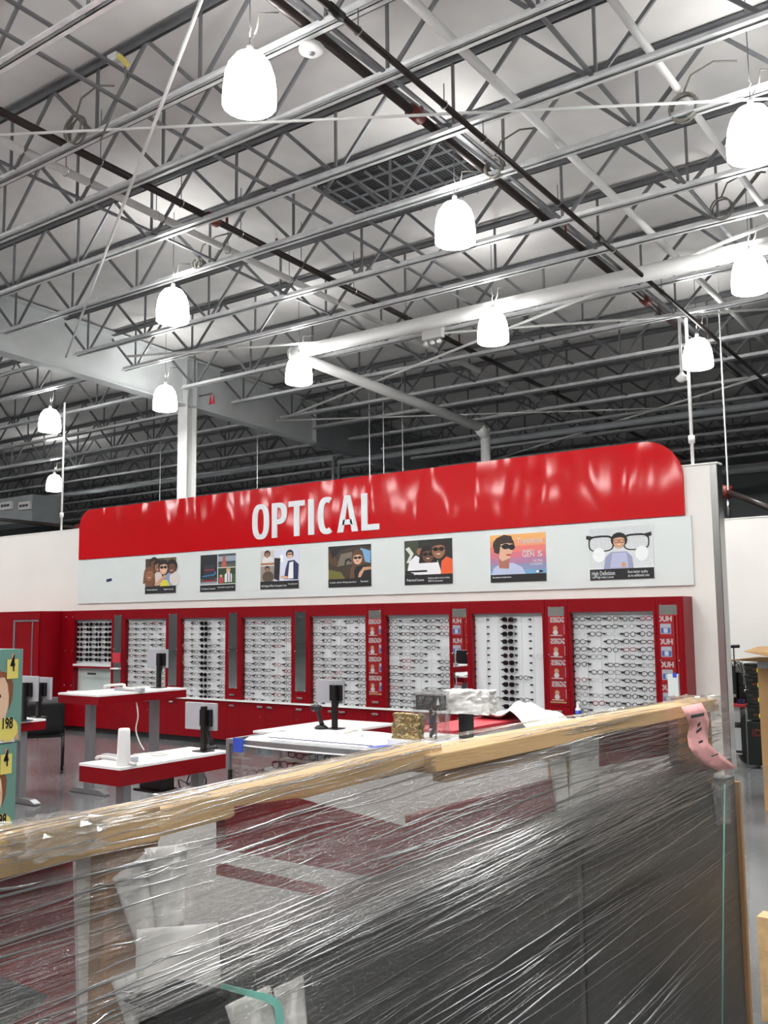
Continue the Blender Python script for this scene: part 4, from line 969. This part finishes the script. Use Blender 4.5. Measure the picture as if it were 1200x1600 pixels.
# paper sheet over the showcase with blue tape
P = []
for i in range(13):
    row = []
    for j in range(7):
        u = i/12; v = j/6; x = ex0+.1+(ex1-ex0+.05)*u; y = ey0-.02+(ey1-ey0+.2)*v
        zz = SZ+.006+.008*math.sin(u*9+v*4)*(v)+.004*math.sin(v*17)
        if j == 0: zz = SZ-.03-.012*math.sin(u*3)*(1-u); y = ey0-.012
        row.append((x, y, zz))
    P.append(row)
t = thing('paper_cover', 'white paper sheet taped over the glass showcase', 'paper', ((ex0+ex1)/2, ey0, SZ))
MB().grid(P).build('sheet', 'paper', t, solid=.002, smooth=True)
o = MB()
for k in range(24):
    u = k/24; o.bar((ex0+.28+.78*u, ey0+.07, SZ+.019), (ex0+.28+.78*(u+.036), ey0+.07, SZ+.019), .034 if k % 2 else .018, .002)
stuff(o.build('printed_border', 'navy', t))
B('blue_tape', 'blue', t, (ex0+.08, ex0+.16, ey0-.02, ey0-.014, SZ-.07, SZ+.012)); 
MB().bar(V((ex1-.02, ey0+.02, SZ+.018)), V((ex1+.05, ey0+.3, SZ+.018)), .05, .002).build('blue_tape', 'blue', t)
MB().tube(smoothed([(ex0+.55, ey1-.05, SZ+.02), (ex0+.62, ey1, SZ+.04), (ex0+.7, ey1-.06, SZ+.02)]), .012, 6).build('sunglasses_arm', 'cable_white', t, smooth=True)

# ------------------------------------------------------------------ red table and bagged parts behind the rail
c1 = onZ(709, 1142, 1.0); c2 = onZ(845, 1116, 1.0); c0 = onZ(683, 1130, 1.0)
t = thing('red_table', 'bright red topped table behind the wooden rail', 'table', ((c0.x+c1.x)/2, c1.y+.5, 0))
B('top', 'red_top', t, (c0.x, c1.x, c1.y, c2.y+.15, .955, 1.0), bevel=.003)
B('body', 'laminate', t, (c0.x+.02, c1.x-.02, c1.y+.02, c2.y+.1, .0, .955))
P = []
for i in range(17):
    row = []
    for j in range(13):
        u, v = i/16, j/12; x = c0.x+.02+(c1.x-c0.x+.2)*u; y = c1.y+.7+.6*v
        zz = 1.01+.06*math.exp(-((u-.6)**2)*9)*(1+.6*math.sin(u*11+v*5))+.02*math.sin(v*13+u*7)
        if x > c1.x+.02: zz -= (x-c1.x)*.55
        row.append((x, y, zz))
    P.append(row)
tag(MB().grid(P).build('plastic_sheet', 'foam', None, solid=.002, smooth=True), 'crumpled white plastic sheet draped over the red table', 'sheet')
q = onZ(655, 1158, 1.05)
t = thing('cart', 'low cart top hidden behind the rail holding bagged parts', 'cart', (q.x, q.y+.1, 0))
B('top', 'laminate', t, (q.x-.2, q.x+.4, q.y-.02, q.y+.36, 1.01, 1.05))
for dx, dy in ((-.22, -.02), (.37, -.02), (-.22, .37), (.37, .37)): B('leg', 'alu', t, (q.x+dx-.015, q.x+dx+.015, q.y+dy-.015, q.y+dy+.015, 0, 1.01))
def crumple(name, m, parent, x, y, z, w, h, d, seed, amp=.25):
    r_ = random.Random(seed); n = 8; mb = MB()
    for face_ in range(6):
        P = []
        for i in range(n+1):
            row = []
            for j in range(n+1):
                a_, b2 = i/n-.5, j/n-.5
                p = [(a_, b2, .5), (a_, b2, -.5), (.5, a_, b2), (-.5, a_, b2), (a_, .5, b2), (a_, -.5, b2)][face_]
                rr = random.Random(hash((round(p[0]*8), round(p[1]*8), round(p[2]*8), seed))); k_ = 1-amp*rr.random()
                row.append((x+p[0]*w*k_, y+p[1]*d*k_, z+(p[2]+.5)*h*(1-amp*.3*rr.random())))
            P.append(row)
        mb.grid(P)
    return mb.build(name, m, parent, solid=0)
t = thing('bagged_bracket', 'black bracket wrapped in a clear plastic bag behind the rail', 'bracket', (q.x, q.y+.08, 1.05))
B('upright', 'black', t, (q.x+.02, q.x+.05, q.y+.07, q.y+.1, 1.055, 1.22)); B('head', 'black', t, (q.x-.06, q.x+.1, q.y+.06, q.y+.12, 1.21, 1.29))
crumple('bag', 'plastic_bag', t, q.x+.02, q.y+.09, 1.052, .2, .27, .12, 3)
t = thing('bagged_stand', 'black stand topped with crumpled bubble wrap behind the rail', 'stand', (q.x+.16, q.y+.2, 1.05))
B('upright', 'black', t, (q.x+.14, q.x+.2, q.y+.18, q.y+.24, 1.055, 1.24)); crumple('bubble_wrap', 'foam', t, q.x+.2, q.y+.22, 1.19, .3, .13, .14, 5, .35)
t = thing('foil_bag', 'gold and silver foil bag leaning behind the rail', 'bag', (q.x-.11, q.y+.04, 1.05))
mat('foil', (178, 160, 116), .25, .85, .5, 30, .8, 25)
crumple('pouch', 'foil', t, q.x-.1, q.y+.04, 1.052, .2, .14, .05, 8, .2)

# ================================================================== DIAPER CARTONS
def carton(x0, x1, y0, y1, z0, z1, label, group):
    t = thing('diaper_carton', label, 'carton', ((x0+x1)/2, (y0+y1)/2, z0), group)
    B('box', 'teal_box', t, (x0, x1, y0, y1, z0, z1), bevel=.004)
    # print on the +x face, seen from the aisle
    T = Matrix.Translation((x1+.0005, y0, z0)) @ Matrix(((0, 0, 1, 0), (1, 0, 0, 0), (0, 1, 0, 0), (0, 0, 0, 1)))
    W_, H_ = y1-y0, z1-z0
    art = [((108, 148, 138), rc(0, 0, 1, 1)), ((228, 224, 218), [(.6, 0), (.955, 0), (.945, .12), (.9, .24), (.6, .3)]), ((226, 190, 162), [(.6, .22), (.88, .24), (.905, .4), (.905, .6), (.88, .72), (.6, .78)]), ((126, 82, 56), [(.6, .74), (.86, .76), (.905, .74), (.935, .62), (.93, .46), (.905, .34), (.905, .5), (.895, .62), (.87, .7), (.6, .68)]),
           ((36, 30, 30), ell(.842, .5, .008, .02)), ((150, 84, 60), [(.6, .76), (.84, .78), (.86, .7), (.6, .66)]), ((206, 158, 132), [(.955, .02), (.985, .02), (.98, .12), (.962, .1)])]
    paint('baby_picture', art, T, W_, H_, t, .0002)
    mb = MB(); mb.T = T; mb.prism([(x*W_, y*H_, .0012) for x, y in rc(.885, .68, .965, .89)], (0, 0, .0008)); mb.build('size_tag', 'yellow', t)
    mb = MB(); mb.T = T; mb.prism([(x*W_, y*H_, .0012) for x, y in rc(.914, .89, .936, .95)], (0, 0, .0006)); mb.build('tag_ribbon', 'skin', t)
    lettering('4', .082*H_/.33*1.0, T @ Matrix.Translation((.907*W_, .765*H_, .0028)), 'black', t, 'size_number', bold=.0012, width=.018)
    mb = MB(); mb.T = T; mb.prism([(x*W_, y*H_, .0012) for x, y in ell(.9, .14, .075, .075*W_/H_, 24)], (0, 0, .0008)); mb.build('count_badge', 'yellow', t)
    lettering('198', .055*H_/.33, T @ Matrix.Translation((.864*W_, .15*H_, .0028)), 'black', t, 'count_number', bold=.0008, width=.04)
    return t
tx = -3.15
ce = onX(34, 1090, tx).y; ce2 = onX(24, 1240, tx).y
ztop = onX(30, 1014, tx).z; zmid = onX(27, 1160, tx).z; hh = ztop-zmid
for k in range(5):
    z1 = ztop-k*hh; z0 = max(z1-hh+.004, .12 if k == 4 else 0)
    if z0 < .1: z0 = .145
    if z1-z0 < .05: break
    carton(tx-.3, tx, (ce if k == 0 else ce2)-.55, ce if k == 0 else ce2, z0, z1, f'teal diaper carton with a baby picture at the left edge, {ORD[k+1]} from the top', 'teal diaper cartons')
t = thing('pallet', 'wooden pallet under the teal diaper cartons', 'pallet', (tx-.3, ce-.4, 0))
for k in range(5): B('deck_board', 'pine', t, (tx-.7, tx+.02, ce-.9+k*.2, ce-.78+k*.2, .12, .142))
for x in (tx-.68, tx-.36, tx-.06): B('stringer', 'pine', t, (x, x+.05, ce-.9, ce+.02, 0, .12))

# red cartons across the aisle: the tall mirrors show them
proto = None
nct = 0
for ci in range(14):
    for ri in range(4):
        x0 = -14.06+ci*.62; z0 = .15+ri*.4
        t = thing('diaper_carton', f'red diaper carton reflected by the tall mirrors, {ORD[4-ri]} row from the top, {ORD[ci+1]} column', 'carton', (x0+.3, 2.6, z0), 'red cartons seen in the mirrors')
        if proto is None:
            o = B('box', 'carton_red', t, (x0+.005, x0+.605, 2.25, 2.6, z0, z0+.395), bevel=.004); Tm = Matrix.Translation((x0+.6, 2.601, z0)) @ Matrix.Rotation(math.pi, 4, 'Z') @ Matrix.Rotation(math.pi/2, 4, 'X')
            l_ = lettering('HUGGIES', .13, Tm @ Matrix.Translation((.04, .28, 0)), 'letter', t, width=.5, bold=.004)
            p_ = paint('picture', [((200, 206, 220), rc(.1, .15, .42, .6)), ((70, 110, 190), rc(.12, .18, .4, .42)), ((230, 232, 238), rc(.2, .2, .32, .4)), ((220, 180, 150), ell(.72, .42, .08, .12)), ((240, 240, 240), ell(.72, .22, .09, .12)), ((236, 236, 236), rc(.5, .06, .9, .1))], Tm, .6, .395, t)
            proto = [(q_, WL[q_.name]-V((x0, 0, z0))) for q_ in (o, l_, p_)]
        else:
            for q_, d_ in proto: inst(q_, q_.name.split('.')[0], V((x0, 0, z0))+d_, t)
for k in range(8):
    x0 = -14.2+k*1.15
    t = thing('pallet', f'wooden pallet under the red cartons, {ORD[k+1]} in the row', 'pallet', (x0+.55, 2.4, 0), 'pallets under the red cartons')
    for j in range(3): B('deck_board', 'pine', t, (x0, x0+1.13, 2.2+j*.16, 2.3+j*.16, .125, .148))
    for j in range(3): B('stringer', 'pine', t, (x0+j*.5, x0+.09+j*.5, 2.2, 2.62, 0, .125))

# ================================================================== RIGHT EDGE: WORKBENCH, BINS, BOXES, PALLETS
q0 = onZ(1118, 1190, 0); yb = 11.75
xb0, xb1 = onY(1120, 1150, yb).x, onY(1158, 1150, yb).x; xtop = onY(1167, 1100, yb-.05).x
t = thing('workbench', 'red topped workbench with white drawers at the right edge', 'workbench', ((xb0+xb1)/2, yb, 0))
zt = onY(1145, 1100, yb-.05).z
B('top', 'red_top', t, (xb0-.6, xtop, yb-.05, yb+.75, zt-.035, zt), bevel=.003)
B('cabinet', 'charcoal', t, (xb0-.6, xb1+.06, yb+.012, yb+.7, .1, zt-.035)); B('plinth', 'black', t, (xb0-.6, xb1+.04, yb+.04, yb+.6, 0, .1))
def zz(py): return onY(1145, py, yb).z
for a, b_ in ((1128, 1102), (1172, 1137), (1187, 1178)):
    d = B('drawer', 'board', t, (xb0-.5, xb1, yb, yb+.012, max(zz(a), .11), zz(b_)))
B('edge_trim', 'alu', t, (xb1+.06, xb1+.075, yb+.0, yb+.7, .1, zt-.035))
bx = onY(1140, 1040, yb+.1)
t = thing('printer', 'black machine with cables standing on the red workbench', 'machine', (bx.x, yb+.3, zt))
xm1 = onY(1153, 1040, yb+.1).x
B('body', 'black', t, (xm1-.55, xm1-.03, yb+.1, yb+.5, zt, zt+.44), bevel=.012); B('side_unit', 'black', t, (xm1-.028, xm1+.09, yb+.15, yb+.4, zt, zt+.2), bevel=.012); B('side_top', 'black', t, (xm1-.028, xm1+.05, yb+.15, yb+.4, zt+.2, zt+.36), bevel=.012)
for k in range(4): MB().tube(smoothed([(xm1-.1+.03*k, yb+.12, zt+.44), (xm1-.12+.05*k, yb+.1, zt+.52-.02*k), (xm1+.0+.02*k, yb+.08, zt+.46), (xm1+.06, yb+.1, zt+.3-.03*k)]), .007, 6).build('cable', 'cable_grey' if k % 2 else 'black', t, smooth=True)
for k in range(4): MB().lathe([(.01, 0), (.025, .01), (.025, .04), (.01, .05)], (xm1+.07+.015*k, yb+.12, zt+.12+.05*(k % 3)), 10).build('metal_fitting', 'chrome', t, smooth=True)
t = thing('camera_stand', 'small black gooseneck stand on the black machine', 'stand', (xm1-.07, yb+.2, zt+.44))
MB().tube([(xm1-.07, yb+.2, zt+.44), (xm1-.07, yb+.2, zt+.66)], .008, 6).build('stem', 'black', t); MB().tube([(xm1-.13, yb+.2, zt+.66), (xm1+.0, yb+.2, zt+.665)], .02, 8).build('head', 'black', t, smooth=True)
t = thing('wire_frame', 'small black frame rising from the black machine', 'frame', (xm1-.28, yb+.2, zt+.44))
MB().tube([(xm1-.36, yb+.2, zt+.44), (xm1-.36, yb+.2, zt+.8), (xm1-.26, yb+.2, zt+.8), (xm1-.26, yb+.2, zt+.44)], .014, 6).build('tube', 'black', t)
t = thing('paper_tray', 'cardboard tray with white paper on the red workbench', 'tray', (xm1-.2, yb+.03, zt))
B('tray', 'cardboard', t, (xm1-.5, xm1-.06, yb-.02, yb+.09, zt, zt+.07)); B('paper', 'paper', t, (xm1-.5, xm1-.04, yb-.025, yb+.1, zt+.07, zt+.1))
tag(B('blue_box', 'navy', None, (xm1-.0, xm1+.07, yb+.0, yb+.08, zt, zt+.05), bevel=.006), 'small blue box at the corner of the red workbench', 'box')
# stacked dark bins
yq = 11.38
x0 = onY(1166, 1120, yq).x; x1 = onY(1200, 1120, yq).x+.1
ys = [1203, 1126, 1101, 1078, 1055, 1036]
t = thing('dark_cart', 'dark green cart carrying the stacked storage bins', 'cart', ((x0+x1)/2, yq, 0))
zc = onY(1180, 1128, yq).z; B('body', 'bin', t, (x0, x1, yq, yq+.4, .04, zc), bevel=.01)
Tt = Matrix.Translation((onY(1176, 1150, yq).x, yq-.004, onY(1176, 1150, yq).z)) @ Matrix.Rotation(math.pi/2, 4, 'X')
lettering('ID', .11, Tt, 'rust', t, 'marking', bold=.002)
for k in range(4):
    za, zb_ = onY(1180, ys[k+1], yq).z+.003, onY(1180, ys[k+2], yq).z-.004
    t = thing('storage_bin', f'black storage bin with a yellow tag, {ORD[4-k]} from the top of the stack', 'bin', ((x0+x1)/2, yq, za), 'stacked storage bins')
    B('bin', 'bin', t, (x0+.01, x1, yq+.01, yq+.38, za, zb_-.02), bevel=.006); B('rim', 'bin', t, (x0, x1, yq, yq+.39, zb_-.025, zb_), bevel=.004)
    B('yellow_tag', 'yellow_tag', t, (onY(1185, 1100, yq).x, onY(1189, 1100, yq).x+.01, yq-.004, yq+.002, za+.03, za+.075)); B('red_label', 'rust', t, (onY(1177, 1100, yq).x, onY(1183, 1100, yq).x, yq-.002, yq+.012, za+.05, za+.07))
    B('grip', 'charcoal', t, (x0+.01, x0+.1, yq-.006, yq, zb_-.07, zb_-.035), bevel=.002)
# cardboard box with open flaps at the right edge
yk = 9.0; xk = onY(1187, 1110, yk).x; zk = onY(1190, 1034, yk).z
t = thing('cardboard_box', 'tall open cardboard box at the right edge', 'box', (xk+.4, yk, 0))
B('side', 'cardboard', t, (xk, xk+1.0, yk, yk+.006, .0, zk)); B('side', 'cardboard', t, (xk, xk+.006, yk+.006, yk+.7, 0, zk)); B('side', 'cardboard', t, (xk+.994, xk+1.0, yk+.006, yk+.7, 0, zk)); B('side', 'cardboard', t, (xk+.006, xk+.994, yk+.694, yk+.7, 0, zk)); B('bottom', 'cardboard', t, (xk+.006, xk+.994, yk+.006, yk+.694, 0, .006))
B('tape', 'silver_plastic', t, (xk, xk+1, yk-.001, yk, zk-.06, zk))
fa = onY(1155, 1030, yk-.15)
MB().prism([(xk+.0, yk, zk), (xk-.18, yk-.16, zk+.015), (xk+.1, yk-.3, zk+.05), (xk+1, yk-.3, zk+.05), (xk+1, yk, zk)], (0, 0, .006)).build('flap', 'cardboard', t)
MB().prism([(xk+.0, yk+.7, zk), (xk-.32, yk+.75, zk+.06), (xk-.25, yk+.95, zk+.1), (xk+1, yk+.95, zk+.12), (xk+1, yk+.7, zk)], (0, 0, .006)).build('flap', 'cardboard', t)
# pallet stack by the wrapped crate
pp = onY(1186, 1400, 4.45)
for k in range(3):
    z0 = pp.z-.42+k*.14-.02; z0 = .0+k*.142
    t = thing('pallet', f'bare wooden pallet at the right edge, {ORD[3-k]} from the top of its stack', 'pallet', (pp.x+.5, 4.7, z0), 'pallets at the right edge')
    for j in range(6): B('deck_board', 'pine', t, (pp.x, pp.x+1.1, 4.4+j*.2, 4.5+j*.2, z0+.12, z0+.14))
    for j in range(3): B('stringer', 'pine', t, (pp.x+j*.5, pp.x+.06+j*.5, 4.4, 5.5, z0, z0+.12))

# ================================================================== WRAPPED CRATE IN THE FOREGROUND
cr_ = thing('wrapped_crate', 'film wrapped crate of dark and red panels under a wooden rail', 'crate', (-1.2, 1.8, 0))
ZR = 1.46
def board(name, m, y0, y1, x0, x1, z0, z1, sk=0, dn=0): 
    return MB().add([(x0, y0, z0-dn), (x1, y0, z0-dn), (x1+sk, y1, z0), (x0+sk, y1, z0), (x0, y0, z1-dn), (x1, y0, z1-dn), (x1+sk, y1, z1), (x0+sk, y1, z1)], [(0,3,2,1),(4,5,6,7),(0,1,5,4),(1,2,6,5),(2,3,7,6),(3,0,4,7)]).build(name, m, cr_, bevel=.003)
board('top_rail', 'pine', .25, .865, -1.055, -1.0, ZR-.04, ZR+.004, -.0)
board('top_rail', 'pine', .84, 1.62, -1.066, -1.0, ZR-.036, ZR-.001, -.055)
board('top_rail', 'pine', 1.55, 2.92, -1.125, -1.035, ZR-.034, ZR, .11, .014)
board('lower_rail', 'pine', 1.62, 2.05, -1.08, -1.045, ZR-.075, ZR-.037, .02)
board('lower_rail', 'pine', 2.05, 2.3, -1.06, -1.03, ZR-.09, ZR-.036, .02)
def px_y(px, py, X): return onX(px, py, X).y
y0, y1 = px_y(160, 1420, -1.02), px_y(244, 1330, -1.02)
board('post', 'pine_dark', y0, y1, -1.05, -1.015, .1, ZR-.041)
y0, y1 = px_y(880, 1230, -1.06), px_y(892, 1230, -1.06)
board('post', 'pine_dark', y0, y1, -1.1, -1.06, .1, ZR-.09)
board('post', 'pine_dark', 2.86, 2.92, -1.03, -.95, .1, ZR-.036)
# red laminate panels standing in the crate
def xpoly(name, m, X, pix, th=.018): 
    return MB().prism([onX(px, py, X) for px, py in pix], (-th, 0, 0)).build(name, m, cr_)
xpoly('red_panel', 'red', -1.06, [(-60, 1385), (118, 1345), (122, 1500), (126, 1640), (-60, 1640)])
xpoly('red_panel', 'red', -1.012, [(352, 1262), (470, 1248), (638, 1292), (638, 1360), (600, 1374), (352, 1328)])
xpoly('red_panel', 'red', -1.01, [(352, 1350), (560, 1396), (535, 1408), (352, 1370)])
xpoly('red_panel', 'red', -1.008, [(646, 1275), (867, 1218), (874, 1292), (687, 1347), (646, 1360)])
xpoly('red_panel', 'red', -1.005, [(936, 1142), (1050, 1118), (1054, 1178), (936, 1198)])
# foam edge strips
def foam(pix, X, th=.006): return xpoly('foam_strip', 'foam', X, pix, th)
foam([(118, 1328), (160, 1322), (157, 1450), (150, 1640), (126, 1640), (122, 1480)], -1.045)
foam([(862, 1186), (884, 1182), (892, 1290), (876, 1294)], -1.0); foam([(893, 1152), (936, 1142), (936, 1282), (894, 1292)], -.998); foam([(1046, 1128), (1060, 1126), (1062, 1196), (1050, 1198)], -.995)
def fold(pix, X, bulge, name='foam_sheet', m='foam', nu=10, nv=10):
    a, b_, c_, d = pix; P = []
    for i in range(nu+1):
        row = []
        for j in range(nv+1):
            u, v = i/nu, j/nv
            px = (a[0]*(1-u)+b_[0]*u)*(1-v)+(d[0]*(1-u)+c_[0]*u)*v; py = (a[1]*(1-u)+b_[1]*u)*(1-v)+(d[1]*(1-u)+c_[1]*u)*v
            row.append(onX(px, py, X+bulge*math.sin(math.pi*u)*(.4+.6*v)+.004*math.sin(u*9+v*7)))
        P.append(row)
    return MB().grid(P).build(name, m, cr_, solid=.003, smooth=True)
fold([(176, 1372), (232, 1330), (262, 1452), (214, 1478)], -.997, .006); fold([(226, 1326), (292, 1318), (286, 1446), (246, 1462)], -.992, .006)
fold([(214, 1452), (340, 1442), (344, 1545), (212, 1580)], -.978, .008); fold([(172, 1528), (215, 1512), (240, 1610), (205, 1620)], -.985, .01)
fold([(352, 1572), (420, 1540), (445, 1640), (380, 1660)], -.925, .022); fold([(428, 1545), (472, 1524), (482, 1640), (445, 1650)], -.92, .016)
# black bracket
xpoly('bracket_plate', 'charcoal', -.96, [(208, 1570), (282, 1532), (345, 1545), (262, 1590)], .02); xpoly('bracket', 'black_metal', -.945, [(245, 1590), (345, 1556), (356, 1562), (300, 1600), (240, 1640)], .03)
xpoly('corner_plate', 'charcoal', -.97, [(-60, 1545), (30, 1536), (78, 1556), (60, 1575), (-60, 1640)], .03)
A_ = smoothed([onX(345, 1536, -.93), onX(385, 1546, -.905), onX(425, 1556, -.892), onX(442, 1578, -.89), onX(444, 1640, -.89)]); B_ = smoothed([onX(345, 1544, -.93), onX(385, 1556, -.905), onX(420, 1568, -.892), onX(430, 1584, -.89), onX(431, 1640, -.89)])
MB().grid([A_, B_]).build('strap', 'teal_strap', cr_, solid=.0012)
# dark slab panels
XD = -.93
def dark(name, y0, y1, z0, z1, x1=XD, x0=-1.6, m='charcoal'): return B(name, m, cr_, (x0, x1, y0, y1, z0, z1), bevel=.004)
ysm = px_y(910, 1450, XD)
dark('dark_panel', .97, ysm-.012, .15, 1.245); dark('dark_panel', ysm+.012, 3.05, .15, 1.22); dark('seam_strip', ysm-.011, ysm+.011, .15, 1.215, XD-.002, -1.59, 'slab_top')
dark('slab', .97, 3.05, 1.247, 1.275, XD-.005, -1.6, 'slab_top'); dark('lower_panel', .2, .96, .15, 1.02, XD-.03)
board('skid', 'pine_dark', .2, 3.05, -1.0, -.93, 0, .145); board('skid', 'pine_dark', .2, 3.05, -1.6, -1.53, 0, .145)
# stretch film: a draped sheet over rail and panels
prof_ = [(-1.052, 1.462), (-1.045, 1.468), (-1.02, 1.471), (-.994, 1.47), (-.985, 1.455), (-.985, 1.42), (-.982, 1.38), (-.975, 1.34), (-.955, 1.305), (-.925, 1.278), (-.912, 1.25), (-.909, 1.2), (-.911, 1.1), (-.91, .95), (-.913, .8), (-.91, .6), (-.913, .4), (-.918, .16)]
def rail_dx(y): return 0 if y < .85 else -.055*(y-.85)/.77 if y < 1.62 else -.055+.13*(y-1.62)/1.3
def rail_w(z): return max(0, min(1, (z-1.31)/.1))
def film_sheet(name, y0, y1, prof_, nu, sub, seed, off=0, xskew=lambda y: 0, tilt=.045, mname='film'):
    rr = random.Random(seed); ph = [(rr.uniform(20, 160), rr.uniform(0, 6.3), rr.uniform(.2, 1.1), rr.uniform(-1.5, 1.5)) for _ in range(9)]
    pts_ = []
    for i in range(len(prof_)-1):
        for k in range(sub): s = k/sub; pts_.append((prof_[i][0]*(1-s)+prof_[i+1][0]*s, prof_[i][1]*(1-s)+prof_[i+1][1]*s))
    pts_.append(prof_[-1]); P = []; acc = 0
    for j, (x, z) in enumerate(pts_):
        if j: acc += math.hypot(x-pts_[j-1][0], z-pts_[j-1][1])
        row = []
        for i in range(nu+1):
            y = y0+(y1-y0)*i/nu; q = acc+tilt*y
            d = sum(math.sin(f_*q+p_+s_*y)*a_ for f_, p_, a_, s_ in ph)*.0011
            row.append((x+rail_dx(y)*rail_w(z)+d+off, y, z+d*.5))
        P.append(row)
    return MB().grid(P).build(name, mname, cr_, smooth=True)
film_sheet('stretch_film', .22, 2.98, prof_[:6], 90, 5, 3, 0, mname='film')
film_sheet('stretch_film', .22, 3.08, prof_[5:11], 90, 6, 3, 0, mname='film_hazy')
film_sheet('stretch_film', .22, 3.08, prof_[10:], 90, 6, 3, 0, mname='film')
film_sheet('stretch_film', .9, 3.085, prof_[6:13], 70, 6, 9, .005, tilt=.09, mname='film')
# the tight wrinkles pulled along the wrap
arc = [0]
for k in range(1, len(prof_)): arc.append(arc[-1]+math.hypot(prof_[k][0]-prof_[k-1][0], prof_[k][1]-prof_[k-1][1]))
def on_prof(s):
    s = max(0, min(arc[-1]-1e-6, s)); k = max(i for i in range(len(arc)) if arc[i] <= s); k = min(k, len(arc)-2); f_ = (s-arc[k])/(arc[k+1]-arc[k])
    return prof_[k][0]*(1-f_)+prof_[k+1][0]*f_, prof_[k][1]*(1-f_)+prof_[k+1][1]*f_
rw = random.Random(5); mbw = MB()
def wrinkle(s, y0, ln, r, tl):
    n = max(6, int(ln/.05)); pts_ = []; rad = []; p1_, p2_ = rw.uniform(0, 6), rw.uniform(0, 6)
    for k in range(n+1):
        u = k/n; y = y0+ln*u; ss = s-tl*(y-y0)+.0025*math.sin(u*5+p1_)+.0008*math.sin(u*37+p2_)
        x, z = on_prof(ss); pts_.append((x+.0015+rail_dx(y)*rail_w(z), y, z+.0008)); rad.append(r*(.25+math.sin(math.pi*min(max(u, .02), .98)))*rw.uniform(.6, 1.2))
    mbw.tube(pts_, rad, 5, False)
def band(n, s0, s1, l0, l1, r0, r1, y0=.3, y1=2.95, tl=.03):
    for _ in range(n):
        ln = rw.uniform(l0, l1); y = rw.uniform(y0, max(y0+.01, y1-ln)); wrinkle(rw.uniform(s0, s1), y, min(ln, y1-y), rw.uniform(r0, r1), rw.uniform(-.01, tl))
gA, gB, gC = arc[3], arc[9], arc[12]
band(90, arc[2], arc[5], .08, .6, .0005, .0014, .3, 2.9); band(210, arc[5], gB+.03, .08, .7, .0006, .0018, .3, 3.0)
band(90, gB, arc[11], .3, 1.4, .0008, .0022, .9, 3.05, .05); band(60, arc[11], gC+.1, .1, .9, .0005, .0014, .95, 3.05, .06)
band(38, gC+.1, arc[-1]*.8, .2, 1.2, .0005, .0013, .95, 3.05, .1); band(9, gC-.02, gC+.4, .9, 1.5, .0018, .0028, .95, 3.05, .08)
band(70, arc[5], gC+.12, .02, .12, .0008, .0022, .3, .95, .02); band(90, arc[6], gB+.01, .05, .25, .001, .003, 2.1, 3.0, .03)
stuff(mbw.build('film_wrinkles', 'wrinkle', cr_, smooth=True))
# crumpled film at the far corner, tail and pink tag
q = onZ(1085, 1092, ZR)
crumple('film_bunch', 'plastic_bag', cr_, q.x+.02, q.y-.06, ZR-.05, .13, .065, .2, 21, .4); crumple('film_bunch', 'plastic_bag', cr_, -1.0, .7, ZR-.02, .1, .035, .12, 22, .4)
crumple('film_bunch', 'plastic_bag', cr_, -1.03, .93, ZR-.008, .05, .02, .08, 23, .4)
kn = onX(1140, 1208, -.93)
P = []
for i in range(9):
    row = []
    for j in range(7): u, v = i/8, j/6; row.append(kn+V((.1*u, .04+.12*u, .012*(v-.5)*(1+5*u)+.006*math.sin(j*2.3+i)-.03*u)))
    P.append(row)
MB().grid(P).build('film_tail', 'plastic_bag', cr_, smooth=True)
tagpts = [((1064, 1104), (1096, 1098)), ((1072, 1118), (1104, 1112)), ((1078, 1134), (1108, 1126)), ((1074, 1150), (1106, 1148)), ((1076, 1166), (1106, 1160)), ((1086, 1180), (1118, 1172)), ((1104, 1196), (1132, 1184)), ((1122, 1204), (1152, 1200))]
P = [[onX(a[0]+(b_[0]-a[0])*s/4, a[1]+(b_[1]-a[1])*s/4, -.9+.012*math.sin(k*1.7)) for s in range(5)] for k, (a, b_) in enumerate(tagpts)]
tg = MB().grid(P).build('pink_tag', 'pink', cr_, solid=.001, smooth=True)
for a, b_, w_ in (((1080, 1120), (1100, 1116), .014), ((1090, 1134), (1094, 1130), .014), ((1088, 1144), (1096, 1138), .012), ((1092, 1160), (1098, 1158), .01), ((1112, 1182), (1122, 1178), .006)):
    MB().bar(onX(*a, -.878), onX(*b_, -.878), .001, w_*.6).build('tag_print', 'black', tg)
# white tape and strap down the far corner
fold([(1112, 1222), (1140, 1218), (1142, 1286), (1120, 1290)], -.902, .004, 'tape', 'plastic_bag', 5, 5)
MB().tube([onX(1132, 1225, -.9), onX(1130, 1400, -.9), onX(1128, 1640, -.9)], .0022, 6).build('strap', 'teal_strap', cr_, smooth=True)
B('corner_board', 'pine_dark', cr_, (-.99, -.92, 3.055, 3.075, .15, 1.2))
P = []
for i in range(14):
    row = []
    for j in range(8):
        u, v = i/13, j/7; row.append((-.93+.05*math.sin(u*7+v*3)*v+.1*u*v, 3.09+.1*v*(.3+u)+.02*math.sin(u*11+v*6), 1.12-1.05*u))
    P.append(row)
MB().grid(P).build('loose_film', 'film', cr_, smooth=True)
